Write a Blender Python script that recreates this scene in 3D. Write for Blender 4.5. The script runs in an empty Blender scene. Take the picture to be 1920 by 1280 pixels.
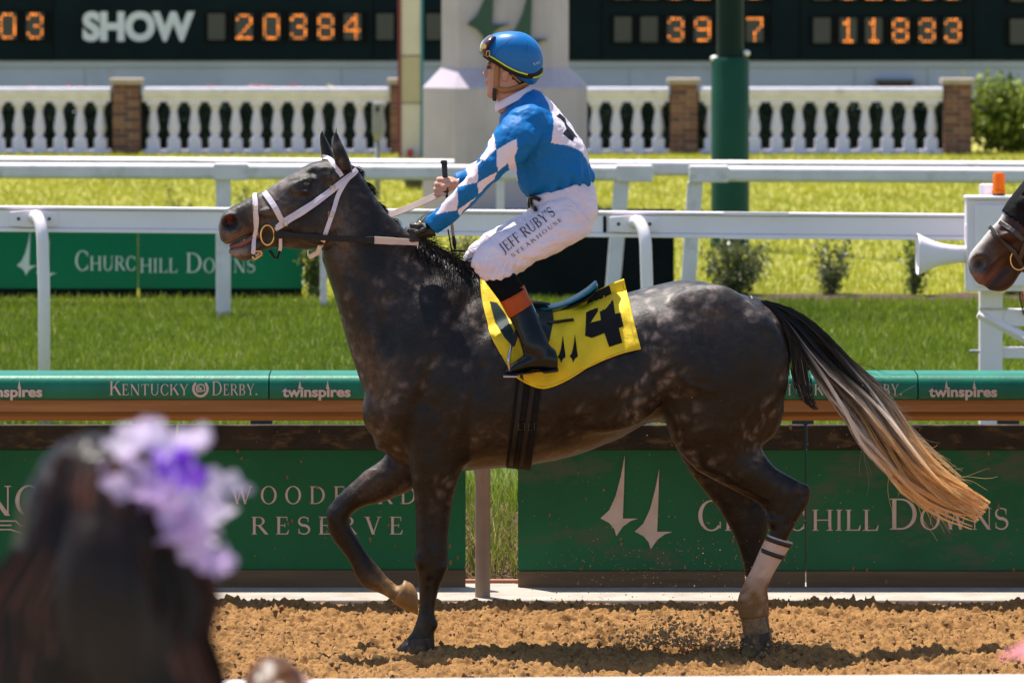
import bpy, bmesh, math, random
import numpy as np
from mathutils import Vector, Matrix, noise
from mathutils.bvhtree import BVHTree

R = math.radians
random.seed(7); RNG = np.random.default_rng(11)
S = bpy.context.scene
COL = S.collection

# ---------------------------------------------------------------- camera
FPX, HCAM, YH = 10350.0, 2.88, -76.0       # focal length in photo pixels, lens height, horizon row
cd = bpy.data.cameras.new('camera'); cam = bpy.data.objects.new('camera', cd); COL.objects.link(cam)
cam.location = (0, 0, HCAM); cam.rotation_euler = (R(90), 0, 0)
cd.sensor_width = 36; cd.lens = FPX / 1920 * 36
cd.shift_y = -(640 - YH) / 1920
cd.clip_start = 0.1; cd.clip_end = 4000
cd.dof.use_dof = True; cd.dof.focus_distance = 22.8; cd.dof.aperture_fstop = 7.0
S.camera = cam
# ---------------------------------------------------------------- sky, sun, exposure
SUN = Vector((-.21, .27, 1.0)).normalized()
w = bpy.data.worlds.new('World'); S.world = w; w.use_nodes = True
nt = w.node_tree; nt.nodes.clear()
sky = nt.nodes.new('ShaderNodeTexSky'); sky.sky_type = 'NISHITA'; sky.sun_disc = False
sky.sun_elevation = math.asin(SUN.z); sky.sun_rotation = math.atan2(SUN.x, SUN.y)
sky.air_density = 1.0; sky.dust_density = 0.8; sky.ozone_density = 1.0
bg = nt.nodes.new('ShaderNodeBackground'); bg.inputs[1].default_value = 0.11
wo = nt.nodes.new('ShaderNodeOutputWorld')
nt.links.new(sky.outputs[0], bg.inputs[0]); nt.links.new(bg.outputs[0], wo.inputs[0])
sl = bpy.data.lights.new('sun', 'SUN'); sl.energy = 5.0; sl.angle = R(.53); sl.color = (1, .945, .85)
so = bpy.data.objects.new('sun', sl); COL.objects.link(so); so.location = (0, 0, 60)
so.rotation_euler = SUN.to_track_quat('Z', 'Y').to_euler()
S.view_settings.view_transform = 'Standard'; S.view_settings.look = 'None'
S.view_settings.exposure = 0.80; S.view_settings.gamma = 1
S.view_settings.use_curve_mapping = False
S.cycles.use_denoising = True
S.cycles.max_bounces = 7

# ---------------------------------------------------------------- helpers
def P(px, py, y):                      # photo pixel at a known distance -> metres
    s = FPX / y
    return Vector(((px - 960) / s, y, HCAM - (py - YH) / s))
def PS(px, py, s): return P(px, py, FPX / s)
def tag(o, label=None, cat=None, group=None, kind=None):
    if label: o['label'] = label
    if cat: o['category'] = cat
    if group: o['group'] = group
    if kind: o['kind'] = kind
    return o
def empty(name, loc=(0, 0, 0), rz=0):
    o = bpy.data.objects.new(name, None); COL.objects.link(o)
    o.location = loc; o.rotation_euler = (0, 0, rz); o.empty_display_size = .05
    return o
def link(name, me, m=None, parent=None, smooth=False):
    o = bpy.data.objects.new(name, me); COL.objects.link(o)
    if m is not None:
        for mm in (m if isinstance(m, (list, tuple)) else [m]): me.materials.append(mm)
    if smooth:
        me.polygons.foreach_set('use_smooth', [True] * len(me.polygons))
    if parent is not None:
        o.parent = parent
        if parent.location.length: o.matrix_parent_inverse = Matrix.Translation(-parent.location)
    return o
class MB:
    def __init__(s): s.v = []; s.f = []; s.far = None
    def add(s, vs, fs):
        b = len(s.v); s.v += [tuple(x) for x in vs]; s.f += [tuple(b + i for i in f) for f in fs]; return s
    def box(s, x0, x1, y0, y1, z0, z1):
        return s.add([(x, y, z) for x in (x0, x1) for y in (y0, y1) for z in (z0, z1)],
                     [(0, 1, 3, 2), (4, 6, 7, 5), (0, 4, 5, 1), (2, 3, 7, 6), (0, 2, 6, 4), (1, 5, 7, 3)])
    def tube(s, pts, r, n=8, cap=True):
        pts = [Vector(p) for p in pts]; m = len(pts)
        rs = r if isinstance(r, (list, tuple)) else [r] * m
        t0 = (pts[1] - pts[0]).normalized()
        up = Vector((0, 0, 1)) if abs(t0.z) < .9 else Vector((1, 0, 0))
        nx = t0.cross(up).normalized(); vs = []
        for i in range(m):
            t = (pts[min(i + 1, m - 1)] - pts[max(i - 1, 0)]).normalized()
            nx = (nx - t * nx.dot(t)).normalized(); ny = t.cross(nx)
            for k in range(n):
                a = 2 * math.pi * k / n
                vs.append(pts[i] + (nx * math.cos(a) + ny * math.sin(a)) * rs[i])
        fs = [(i * n + k, i * n + (k + 1) % n, (i + 1) * n + (k + 1) % n, (i + 1) * n + k) for i in range(m - 1) for k in range(n)]
        if cap: fs += [tuple(range(n))[::-1], tuple((m - 1) * n + k for k in range(n))]
        return s.add(vs, fs)
    def lathe(s, prof, c=(0, 0, 0), n=16, axis='Z'):
        vs = []
        for r, h in prof:
            for k in range(n):
                a = 2 * math.pi * k / n; p = (r * math.cos(a), r * math.sin(a), h)
                if axis == 'X': p = (h, p[0], p[1])
                if axis == 'Y': p = (p[0], h, p[1])
                vs.append((c[0] + p[0], c[1] + p[1], c[2] + p[2]))
        m = len(prof)
        fs = [(i * n + k, i * n + (k + 1) % n, (i + 1) * n + (k + 1) % n, (i + 1) * n + k) for i in range(m - 1) for k in range(n)]
        fs += [tuple(range(n))[::-1], tuple((m - 1) * n + k for k in range(n))]
        return s.add(vs, fs)
    def prism(s, poly, y0, y1):        # polygon in XZ, extruded along Y
        n = len(poly)
        vs = [(x, y0, z) for x, z in poly] + [(x, y1, z) for x, z in poly]
        return s.add(vs, [tuple(range(n)), tuple(range(2 * n - 1, n - 1, -1))] + [(i, i + n, (i + 1) % n + n, (i + 1) % n) for i in range(n)])
    def sweep(s, prof, p0, p1):        # closed profile of (dy, dz) swept from p0 to p1
        n = len(prof)
        vs = [(p[0], p[1] + dy, p[2] + dz) for p in (p0, p1) for dy, dz in prof]
        return s.add(vs, [tuple(range(n)), tuple(range(2 * n - 1, n - 1, -1))] + [(i, (i + 1) % n, (i + 1) % n + n, i + n) for i in range(n)])
    def ell(s, c, r, nu=14, nv=9):
        c = Vector(c); vs = []
        for j in range(1, nv):
            th = math.pi * j / nv
            for k in range(nu):
                a = 2 * math.pi * k / nu
                vs.append((c.x + r[0] * math.sin(th) * math.cos(a), c.y + r[1] * math.sin(th) * math.sin(a), c.z + r[2] * math.cos(th)))
        t = len(vs); vs += [(c.x, c.y, c.z + r[2]), (c.x, c.y, c.z - r[2])]
        fs = [(j * nu + k, j * nu + (k + 1) % nu, (j + 1) * nu + (k + 1) % nu, (j + 1) * nu + k) for j in range(nv - 2) for k in range(nu)]
        fs += [(k, t, (k + 1) % nu) for k in range(nu)] + [((nv - 2) * nu + (k + 1) % nu, t + 1, (nv - 2) * nu + k) for k in range(nu)]
        return s.add(vs, fs)
    def mesh(s, name='m', normals=True):
        me = bpy.data.meshes.new(name); me.from_pydata(s.v, [], s.f)
        if normals:
            b = bmesh.new(); b.from_mesh(me); bmesh.ops.recalc_face_normals(b, faces=b.faces); b.to_mesh(me); b.free()
        me.update(); return me
    def build(s, name, m, parent=None, smooth=False, bevel=0, seg=2, auto=None):
        if s.far and s.far.f: s.far.build(name, m, parent, smooth, bevel, seg, auto)
        o = link(name, s.mesh(name), m, parent, smooth)
        if bevel:
            b = o.modifiers.new('bevel', 'BEVEL'); b.width = bevel; b.segments = seg; b.limit_method = 'ANGLE'; b.angle_limit = R(35)
        if auto: shade_angle(o.data, auto)
        return o
def shade_angle(me, deg=35):
    b = bmesh.new(); b.from_mesh(me)
    for f in b.faces: f.smooth = True
    for e in b.edges:
        e.smooth = not (len(e.link_faces) == 2 and e.calc_face_angle(0) > R(deg))
    b.to_mesh(me); b.free()
def copy_tree(o, parent=None):
    c = o.copy(); COL.objects.link(c); c.parent = parent
    for ch in o.children: copy_tree(ch, c)
    return c

# ---------------------------------------------------------------- materials
def ramp2(nt, fac, c1, c2, p1=.35, p2=.65):
    r = nt.nodes.new('ShaderNodeValToRGB'); nt.links.new(fac, r.inputs[0])
    r.color_ramp.elements[0].position = p1; r.color_ramp.elements[0].color = (*c1, 1)
    r.color_ramp.elements[1].position = p2; r.color_ramp.elements[1].color = (*c2, 1)
    return r.outputs[0]
def mixc(nt, fac, a, b):
    m = nt.nodes.new('ShaderNodeMix'); m.data_type = 'RGBA'
    for sock, v in ((m.inputs[0], fac), (m.inputs[6], a), (m.inputs[7], b)):
        if hasattr(v, 'is_linked') or hasattr(v, 'links'): nt.links.new(v, sock)
        elif isinstance(v, (int, float)): sock.default_value = v
        else: sock.default_value = (*v, 1)
    return m.outputs[2]
def noise_tex(nt, scale, detail=4, rough=.55, coord='Object', stretch=None, dist=0):
    tc = nt.nodes.new('ShaderNodeTexCoord'); src = tc.outputs[coord]
    if stretch:
        mp = nt.nodes.new('ShaderNodeMapping'); mp.inputs['Scale'].default_value = stretch
        nt.links.new(src, mp.inputs[0]); src = mp.outputs[0]
    n = nt.nodes.new('ShaderNodeTexNoise'); n.inputs['Scale'].default_value = scale
    n.inputs['Detail'].default_value = detail; n.inputs['Roughness'].default_value = rough; n.inputs['Distortion'].default_value = dist
    nt.links.new(src, n.inputs['Vector']); return n.outputs['Fac']
def bumpn(nt, bs, h, strength, dist=.01):
    b = nt.nodes.new('ShaderNodeBump'); b.inputs['Strength'].default_value = strength; b.inputs['Distance'].default_value = dist
    nt.links.new(h, b.inputs['Height']); nt.links.new(b.outputs[0], bs.inputs['Normal']); return b
def newmat(name):
    m = bpy.data.materials.new(name); m.use_nodes = True
    return m, m.node_tree, m.node_tree.nodes['Principled BSDF']
def mat(name, c1, c2=None, scale=8, rough=.6, p=(.35, .65), metal=0, bump=0, bscale=None, bdist=.01, stretch=None, stain=None, spec=None, coat=0, sheen=0, detail=5, trans=0, emis=None):
    m, nt, bs = newmat(name)
    bs.inputs['Roughness'].default_value = rough; bs.inputs['Metallic'].default_value = metal
    c2 = c2 or tuple(min(1, x * .86) for x in c1)
    col = ramp2(nt, noise_tex(nt, scale, detail, stretch=stretch), c1, c2, *p)
    if stain:                          # (colour, scale, lo, hi): patches of dirt
        f = ramp2(nt, noise_tex(nt, stain[1], 6, .65, stretch=stain[4] if len(stain) > 4 else None), (0, 0, 0), (1, 1, 1), stain[2], stain[3])
        col = mixc(nt, f, col, stain[0])
    nt.links.new(col, bs.inputs['Base Color'])
    if spec is not None: bs.inputs['Specular IOR Level'].default_value = spec
    if coat: bs.inputs['Coat Weight'].default_value = coat
    if sheen: bs.inputs['Sheen Weight'].default_value = sheen
    if bump: bumpn(nt, bs, noise_tex(nt, bscale or scale * 3, 5, stretch=stretch), bump, bdist)
    if trans:
        tr = nt.nodes.new('ShaderNodeBsdfTranslucent'); nt.links.new(col, tr.inputs[0])
        mx = nt.nodes.new('ShaderNodeMixShader'); mx.inputs[0].default_value = trans
        nt.links.new(bs.outputs[0], mx.inputs[1]); nt.links.new(tr.outputs[0], mx.inputs[2])
        nt.links.new(mx.outputs[0], nt.nodes['Material Output'].inputs[0])
    if emis:
        bs.inputs['Emission Color'].default_value = (*emis[0], 1); bs.inputs['Emission Strength'].default_value = emis[1]
    return m
def attr_col_mat(name, attr, rough=.6, trans=0, spec=.3, bump=0, bscale=60, bdist=.004, sheen=0, vary=0, stretch=None):
    m, nt, bs = newmat(name)
    a = nt.nodes.new('ShaderNodeAttribute'); a.attribute_name = attr; col = a.outputs['Color']
    if vary:
        f = ramp2(nt, noise_tex(nt, 9, 5), (1 - vary,) * 3, (1, 1, 1), .3, .7)
        mm = nt.nodes.new('ShaderNodeMix'); mm.data_type = 'RGBA'; mm.blend_type = 'MULTIPLY'; mm.inputs[0].default_value = 1
        nt.links.new(col, mm.inputs[6]); nt.links.new(f, mm.inputs[7]); col = mm.outputs[2]
    nt.links.new(col, bs.inputs['Base Color']); bs.inputs['Roughness'].default_value = rough
    bs.inputs['Specular IOR Level'].default_value = spec
    if sheen: bs.inputs['Sheen Weight'].default_value = sheen
    if bump: bumpn(nt, bs, noise_tex(nt, bscale, 4, stretch=stretch), bump, bdist)
    if trans:
        tr = nt.nodes.new('ShaderNodeBsdfTranslucent'); nt.links.new(col, tr.inputs[0])
        mx = nt.nodes.new('ShaderNodeMixShader'); mx.inputs[0].default_value = trans
        nt.links.new(bs.outputs[0], mx.inputs[1]); nt.links.new(tr.outputs[0], mx.inputs[2])
        nt.links.new(mx.outputs[0], nt.nodes['Material Output'].inputs[0])
    return m
def np_mesh(name, V, F, col=None, attr='tint'):
    me = bpy.data.meshes.new(name); V = np.asarray(V, np.float32); F = np.asarray(F, np.int32); k = F.shape[1]
    me.vertices.add(len(V)); me.vertices.foreach_set('co', V.ravel())
    me.loops.add(F.size); me.loops.foreach_set('vertex_index', F.ravel())
    me.polygons.add(len(F)); me.polygons.foreach_set('loop_start', np.arange(0, F.size, k, dtype=np.int32))
    me.update(calc_edges=True)
    if col is not None: set_col(me, col, attr)
    return me
def set_col(me, col, attr='tint'):
    a = me.color_attributes.new(attr, 'FLOAT_COLOR', 'POINT'); c = np.ones((len(me.vertices), 4), np.float32); c[:, :3] = col
    a.data.foreach_set('color', c.ravel())

WHITE = mat('white_paint', (.84, .82, .80), (.70, .69, .67), 3, .45, stain=((.50, .45, .38), 9, .62, .8))
ALU = mat('white_aluminium', (.90, .81, .86), (.84, .75, .80), 2, .38, stain=((.45, .38, .30), 14, .66, .82, (1, 1, 6)))
VINYL = mat('white_vinyl', (.82, .73, .74), (.72, .63, .64), 5, .5, stain=((.42, .40, .34), 6, .55, .8), bump=.05)
CONC = mat('concrete', (.40, .36, .31), (.30, .26, .22), 6, .85, bump=.3, bscale=60, stain=((.30, .22, .13), 5, .55, .75))
STEEL = mat('steel', (.5, .5, .5), (.4, .4, .4), 20, .3, metal=1)
BLACK = mat('black_plastic', (.012, .012, .013), (.02, .02, .02), 20, .35, spec=.3)
# ---------------------------------------------------------------- lettering: roman capitals as outlines
T_, t_, SR, SH = .135, .05, .075, .035
def _arc(cx, cy, rx, ry, a0, a1, T=T_, t=t_, n=22):
    o, q = [], []
    for i in range(n + 1):
        a = R(a0 + (a1 - a0) * i / n)
        o.append((cx + rx * math.cos(a), cy + ry * math.sin(a))); q.append((cx + (rx - T) * math.cos(a), cy + (ry - t) * math.sin(a)))
    return [[o[i], o[i + 1], q[i + 1], q[i]] for i in range(n)]
def _rect(x0, x1, y0, y1): return [[(x0, y0), (x1, y0), (x1, y1), (x0, y1)]]
def _diag(x0, y0, x1, y1, w): return [[(x0 - w / 2, y0), (x0 + w / 2, y0), (x1 + w / 2, y1), (x1 - w / 2, y1)]]
def _ser(x0, x1, y, top=False):
    return _rect(x0 - SR, x1 + SR, 1 - SH, 1) if top else _rect(x0 - SR, x1 + SR, 0, SH)
def _stem(x, w=T_, top=True, bot=True):
    r = [_rect(x, x + w, 0, 1)]
    if top: r.append(_ser(x, x + w, 1, True))
    if bot: r.append(_ser(x, x + w, 0))
    return r
def _stroke(pts, ws):
    L, Rr = [], []
    for i, p in enumerate(pts):
        a = pts[max(i - 1, 0)]; b = pts[min(i + 1, len(pts) - 1)]
        d = Vector((b[0] - a[0], b[1] - a[1])).normalized(); n = (-d.y, d.x)
        L.append((p[0] + n[0] * ws[i] / 2, p[1] + n[1] * ws[i] / 2)); Rr.append((p[0] - n[0] * ws[i] / 2, p[1] - n[1] * ws[i] / 2))
    return [[L[i], L[i + 1], Rr[i + 1], Rr[i]] for i in range(len(pts) - 1)]
def glyph(c):                                  # -> advance width, list of stroke groups
    T, t = T_, t_
    if c == 'C': return .86, [_arc(.48, .5, .44, .52, 42, 318), _rect(.76, .80, .70, .93), _rect(.76, .80, .08, .30)]
    if c == 'G': return .95, [_arc(.48, .5, .44, .52, 42, 312), _rect(.76, .80, .70, .93), _rect(.68, .68 + T, .06, .45), _rect(.60, .90, .42, .42 + SH)]
    if c == 'O': return 1.0, [_arc(.5, .5, .46, .52, 0, 360, n=40)]
    if c == 'D': return .98, _stem(.12) + [_arc(.40, .5, .52, .5, -90, 90), _rect(.2, .42, .95, 1), _rect(.2, .42, 0, .05)]
    if c == 'H': return 1.02, _stem(.12) + _stem(.78) + [_rect(.2, .8, .48, .48 + t)]
    if c == 'I': return .40, _stem(.13)
    if c == 'L': return .76, _stem(.12) + [_rect(.2, .70, 0, .05), [[(.70, 0), (.74, .26), (.71, .26), (.62, .04)]]]
    if c == 'E': return .76, _stem(.12) + [_rect(.2, .66, 0, .05), _rect(.2, .62, .95, 1), _rect(.2, .52, .49, .54), _rect(.49, .52, .40, .63), [[(.66, 0), (.72, .25), (.69, .25), (.58, .04)]], _rect(.60, .63, .76, .98)]
    if c == 'F': return .72, _stem(.12) + [_rect(.2, .64, .95, 1), _rect(.2, .52, .47, .52), _rect(.49, .52, .38, .61), _rect(.62, .65, .74, .99)]
    if c == 'T': return .84, _stem(.355, top=False) + [_rect(.05, .80, .95, 1), _rect(.05, .08, .74, .97), _rect(.77, .80, .74, .97)]
    if c == 'U': return .98, [_rect(.14, .14 + T, .36, 1), _ser(.14, .14 + T, 1, True), _rect(.78, .78 + t, .36, 1), _ser(.78, .78 + t, 1, True), _arc(.485, .36, .345, .38, 180, 360, T=.10, t=.06)]
    if c == 'R': return .90, _stem(.12) + [_arc(.42, .745, .30, .255, -90, 90, T=.12), _rect(.2, .44, .95, 1), _rect(.2, .44, .49, .54), [[(.36, .5), (.53, .5), (.92, 0), (.74, 0)]]]
    if c == 'B': return .84, _stem(.12) + [_arc(.40, .755, .28, .245, -90, 90, T=.12), _arc(.40, .27, .36, .27, -90, 90, T=.13), _rect(.2, .42, .95, 1), _rect(.2, .42, .49, .54), _rect(.2, .42, 0, .05)]
    if c == 'K': return .95, _stem(.12) + [_diag(.24, .42, .74, 1, .07), _ser(.70, .78, 1, True), [[(.38, .62), (.50, .72), (.98, 0), (.80, 0)]]]
    if c == 'N': return 1.04, [_rect(.16, .16 + t, 0, 1), _ser(.16, .16 + t, 0), _diag(.16, 1, .86, 0, .17), _rect(.84, .84 + t, 0, 1), _ser(.84, .84 + t, 1, True), _rect(.04, .2, 1 - SH, 1)]
    if c == 'V': return .92, [_diag(.16, 1, .48, 0, .15), _diag(.78, 1, .47, 0, .055), _ser(.10, .22, 1, True), _ser(.74, .82, 1, True)]
    if c == 'A': return .92, [_diag(.46, 1, .14, 0, .055), _diag(.45, 1, .78, 0, .15), _ser(.10, .18, 0), _ser(.70, .86, 0), _rect(.24, .64, .32, .37)]
    if c == 'W': return 1.34, [_diag(.16, 1, .44, 0, .14), _diag(.68, 1, .43, 0, .05), _diag(.62, 1, .90, 0, .14), _diag(1.2, 1, .89, 0, .05), _ser(.10, .22, 1, True), _ser(.58, .7, 1, True), _ser(1.16, 1.24, 1, True)]
    if c == 'Y': return .92, [_diag(.14, 1, .46, .42, .15), _diag(.80, 1, .47, .42, .055), _rect(.40, .40 + T, 0, .46), _ser(.40, .40 + T, 0), _ser(.08, .2, 1, True), _ser(.76, .84, 1, True)]
    if c == 'J': return .52, [_rect(.24, .24 + T, .1, 1), _ser(.24, .24 + T, 1, True), _stroke([(.30, .16), (.28, -.02), (.18, -.14), (.04, -.14)], [.12, .11, .08, .06])]
    if c == 'S':
        pts = []
        for i in range(15): a = R(30 + 240 * i / 14); pts.append((.36 + .25 * math.cos(a), .745 + .235 * math.sin(a)))
        for i in range(1, 16): a = R(90 - 240 * i / 15); pts.append((.36 + .28 * math.cos(a), .265 + .245 * math.sin(a)))
        n = len(pts); ws = [.06 + .085 * math.exp(-((i / (n - 1) - .5) / .2) ** 2) for i in range(n)]
        return .72, [_stroke(pts, ws), _rect(.56, .595, .70, .96), _rect(.09, .125, .05, .32)]
    if c == "'": return .24, [[[(.06, 1), (.19, 1), (.14, .68), (.09, .68)]]]
    if c == '.': return .28, [_rect(.07, .2, 0, .12)]
    return .38, []
class Strokes(list): gi = 0
def text_polys(s, h, gap=.03, small=.78, squeeze=1.0):   # lower case letters become small capitals
    x, out = 0, []
    for gi, ch in enumerate(s):
        k = h * (small if ch.islower() else 1)
        wd, gs = glyph(ch.upper())
        for g in gs: out.append(Strokes([[(x + a * k * squeeze, b * k) for a, b in q] for q in g])); out[-1].gi = gi
        x += (wd * squeeze + gap) * k
    return x, out
SPIRE = [(0, 0), (-3, 125), (-8, 248), (52, 248), (22, 258), (-8, 280), (-33, 317), (-42, 288), (-62, 265), (-96, 247), (-62, 216), (-36, 160), (-15, 80)]
def spires(h):                                     # two-steeple mark, height h, origin at the first tip, y down
    k = h / 369.
    return [[(x * k, y * k) for x, y in SPIRE], [((x + 135) * k, (y + 52) * k) for x, y in SPIRE]]
def flat_letters(name, polys, fn, m, parent, lift=.0003):
    """polys: stroke groups of quads in sign units; fn(x, y) -> point on the sign face (towards the viewer is -Y)"""
    for k in sorted({g.gi for g in polys}):
        mb = MB()
        for gi, g in enumerate([g for g in polys if g.gi == k]):
            d = .003 + lift * (gi % 7)
            for q in g:
                vs = [Vector(fn(a, b)) + Vector((0, -d, 0)) for a, b in q]
                mb.add(vs, [tuple(range(len(vs)))])
        mb.build(name, m, parent)
def sans(name, body, size, m, parent, origin, xd=(1, 0, 0), zd=(0, 0, 1), bold=0, width=None, spacing=1.0, xs=1.0):
    cu = bpy.data.curves.new(name, 'FONT'); cu.body = body; cu.size = size; cu.offset = bold; cu.space_character = spacing; cu.resolution_u = 6
    o = bpy.data.objects.new(name + '_t', cu); COL.objects.link(o)
    dg = bpy.context.evaluated_depsgraph_get(); me = bpy.data.meshes.new_from_object(o.evaluated_get(dg))
    bpy.data.objects.remove(o)
    co = np.empty(len(me.vertices) * 3, np.float32); me.vertices.foreach_get('co', co); co = co.reshape(-1, 3)
    x0 = co[:, 0].min()
    k = width / (co[:, 0].max() - x0) if width else xs
    X, Z, O = np.array(xd), np.array(zd), np.array(origin)
    w3 = O + (co[:, :1] - x0) * k * X + co[:, 1:2] * Z
    me.vertices.foreach_set('co', w3.astype(np.float32).ravel()); me.update()
    return link(name, me, m, parent)
DIG = {'0': '01110 10001 10001 10001 10001 10001 01110', '1': '00100 01100 00100 00100 00100 00100 01110', '2': '01110 10001 00001 00010 00100 01000 11111',
       '3': '01110 10001 00001 00110 00001 10001 01110', '4': '00010 00110 01010 10010 11111 00010 00010', '7': '11111 00001 00001 00010 00100 00100 00100',
       '8': '01110 10001 10001 01110 10001 10001 01110', '9': '01110 10001 10001 01111 00001 00001 01110', '5': '11111 10000 11110 00001 00001 10001 01110', ' ': '00000 ' * 7}
# ---------------------------------------------------------------- ground, dirt, turf
M_SOIL = mat('soil_lawn', (.10, .13, .025), (.14, .16, .03), .4, .9, bump=.4, bscale=30)
def sheet(name, x0, x1, y0, y1, z, m):
    return tag(MB().add([(x0, y0, z), (x1, y0, z), (x1, y1, z), (x0, y1, z)], [(0, 1, 2, 3)]).build(name, m), kind='structure')
sheet('ground', -1500, 1500, -300, 3000, -.05, M_SOIL)
M_TURF = mat('turf_ground', (.055, .085, .010), (.09, .12, .015), 3, .9, bump=.6, bscale=45, bdist=.03)
M_LAWN = mat('lawn_ground', (.24, .24, .035), (.36, .33, .06), 1.2, .9, bump=.6, bscale=30, bdist=.03)
sheet('turf_course', -60, 60, 25.35, 46.6, 0, M_TURF)
sheet('infield_lawn', -90, 90, 46.6, 130, .0, M_LAWN)
sheet('apron', -60, 60, -4, 13.2, -.01, CONC)
tag(MB().box(-30, 30, -4, 9.2, -.0, .58).build('terrace_step', CONC), kind='structure')
# loose sandy track: real relief where it shows
def vnoise(x, y, seed):
    xi = np.floor(x).astype(np.int64); yi = np.floor(y).astype(np.int64); fx = x - xi; fy = y - yi
    fx = fx * fx * (3 - 2 * fx); fy = fy * fy * (3 - 2 * fy)
    def h(a, b):
        n = (a * 374761393 + b * 668265263 + seed * 974711) & 0x7fffffff
        n = ((n ^ (n >> 13)) * 1274126177) & 0x7fffffff
        return ((n ^ (n >> 16)) & 0xffff) / 65535.
    return (h(xi, yi) * (1 - fx) + h(xi + 1, yi) * fx) * (1 - fy) + (h(xi, yi + 1) * (1 - fx) + h(xi + 1, yi + 1) * fx) * fy
def dirt_h(x, y):
    z = .030 * (vnoise(x * 1.6, y * 2.2, 1) - .5) + .026 * (vnoise(x * 7, y * 8, 2) - .5)
    n3 = vnoise(x * 27, y * 27, 3); z += .046 * np.clip(n3 - .42, 0, 1) ** 1.25
    n4 = vnoise(x * 48 + 5 * n3, y * 48, 4); z += .050 * np.clip(n4 - .5, 0, 1)
    z += .020 * (vnoise(x * 85, y * 85, 5) - .5)
    return z + .004
def m_dirt():
    m, nt, bs = newmat('track_sand')
    c = ramp2(nt, noise_tex(nt, 14, 6, .7), (.20, .098, .033), (.36, .195, .072), .32, .66)
    c2 = mixc(nt, ramp2(nt, noise_tex(nt, 75, 3, .6), (0, 0, 0), (1, 1, 1), .56, .72), c, (.13, .06, .022))
    nt.links.new(c2, bs.inputs['Base Color']); bs.inputs['Roughness'].default_value = .95; bs.inputs['Specular IOR Level'].default_value = .15
    bumpn(nt, bs, noise_tex(nt, 160, 4, .7), .7, .006); return m
M_DIRT = m_dirt()
gx = np.arange(-2.7, 2.7, .0072); gy = np.arange(21.9, 24.66, .0072)
GX, GY = np.meshgrid(gx, gy); GZ = dirt_h(GX, GY)
for hx_, hy_, ha in [(random.uniform(-2.5, 2.5), random.uniform(22.2, 24.4), random.uniform(-.4, .4)) for _ in range(46)]:
    du = (GX - hx_) * math.cos(ha) + (GY - hy_) * math.sin(ha); dv = -(GX - hx_) * math.sin(ha) + (GY - hy_) * math.cos(ha); rr = np.hypot(du / .085, dv / .065)
    GZ = GZ - .030 * np.exp(-rr ** 4) + .014 * np.exp(-((rr - 1.35) / .3) ** 2)
GZ = GZ * np.clip((24.66 - GY) / .06, .15, 1)
nx_, ny_ = len(gx), len(gy); idx = np.arange(nx_ * ny_).reshape(ny_, nx_)
Fq = np.stack([idx[:-1, :-1].ravel(), idx[:-1, 1:].ravel(), idx[1:, 1:].ravel(), idx[1:, :-1].ravel()], 1)
dt = link('dirt_track', np_mesh('dirt_track', np.stack([GX.ravel(), GY.ravel(), GZ.ravel()], 1), Fq), M_DIRT, smooth=True); tag(dt, kind='structure')
mb = MB(); gx2 = [-60, -30, -10, -2.9]
for (x0, x1, y0, y1) in ((-60, -2.7, 13.2, 24.66), (2.7, 60, 13.2, 24.66), (-2.7, 2.7, 13.2, 21.9)):
    mb.add([(x0, y0, .006), (x1, y0, .006), (x1, y1, .006), (x0, y1, .006)], [(0, 1, 2, 3)])
o = mb.build('track_outer_sand', M_DIRT); tag(o, kind='structure')
# clods lying on the track and thrown up behind the hind foot
M_CLOD = mat('dirt_clod', (.26, .135, .05), (.15, .075, .028), 30, .95, bump=.5, bscale=90)
M_SPRAY = mat('thrown_sand', (.46, .28, .12), (.30, .17, .07), 30, .95)
def clods(name, pos, rad, label, kind='stuff'):
    base = [Vector(v) for v in ((1, 0, 0), (-1, 0, 0), (0, 1, 0), (0, -1, 0), (0, 0, 1), (0, 0, -1))]
    tri = np.array([(4, 0, 2), (4, 2, 1), (4, 1, 3), (4, 3, 0), (5, 2, 0), (5, 1, 2), (5, 3, 1), (5, 0, 3)])
    B = np.array([tuple(b) for b in base]); V = []; F = []
    for i, (p, r) in enumerate(zip(pos, rad)):
        V.append(B * r * RNG.uniform(.5, 1.25, (6, 3)) + np.array(p)); F.append(tri + 6 * i)
    o = link(name, np_mesh(name, np.concatenate(V), np.concatenate(F)), M_CLOD if name == 'dirt_clods' else M_SPRAY, smooth=False)
    tag(o, label, 'dirt', kind=kind); return o
n = 12000; cx = RNG.uniform(-2.6, 2.6, n); cy = RNG.uniform(21.8, 24.5, n)
clods('dirt_clods', np.stack([cx, cy, dirt_h(cx, cy)], 1), .003 + .014 * RNG.random(n) ** 4, 'loose dark crumbs of sand scattered over the track')
pos, rad = [], []
for i in range(2200):
    r = random.random()
    if r < .55: px, py = random.gauss(1265, 65), 1212 - abs(random.gauss(0, 26))
    elif r < .8: px, py = random.gauss(1400, 60), 1216 - abs(random.gauss(0, 14))
    else: px, py = random.gauss(1230, 130), random.gauss(1080, 45)
    q = P(px, py, 22.95 + random.gauss(0, .10)); q.z = max(q.z, .02)
    pos.append(q); rad.append((.0022 + .0085 * random.random() ** 3) if r < .8 else .0016 + .003 * random.random() ** 2)
for i in range(120):
    q = P(random.uniform(1100, 1700), random.uniform(700, 1000), random.uniform(22.3, 24.6)); pos.append(q); rad.append(.0012 + .0026 * random.random() ** 2)
clods('flying_dirt', pos, rad, 'spray of sand kicked up by the hind hooves')
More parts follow.
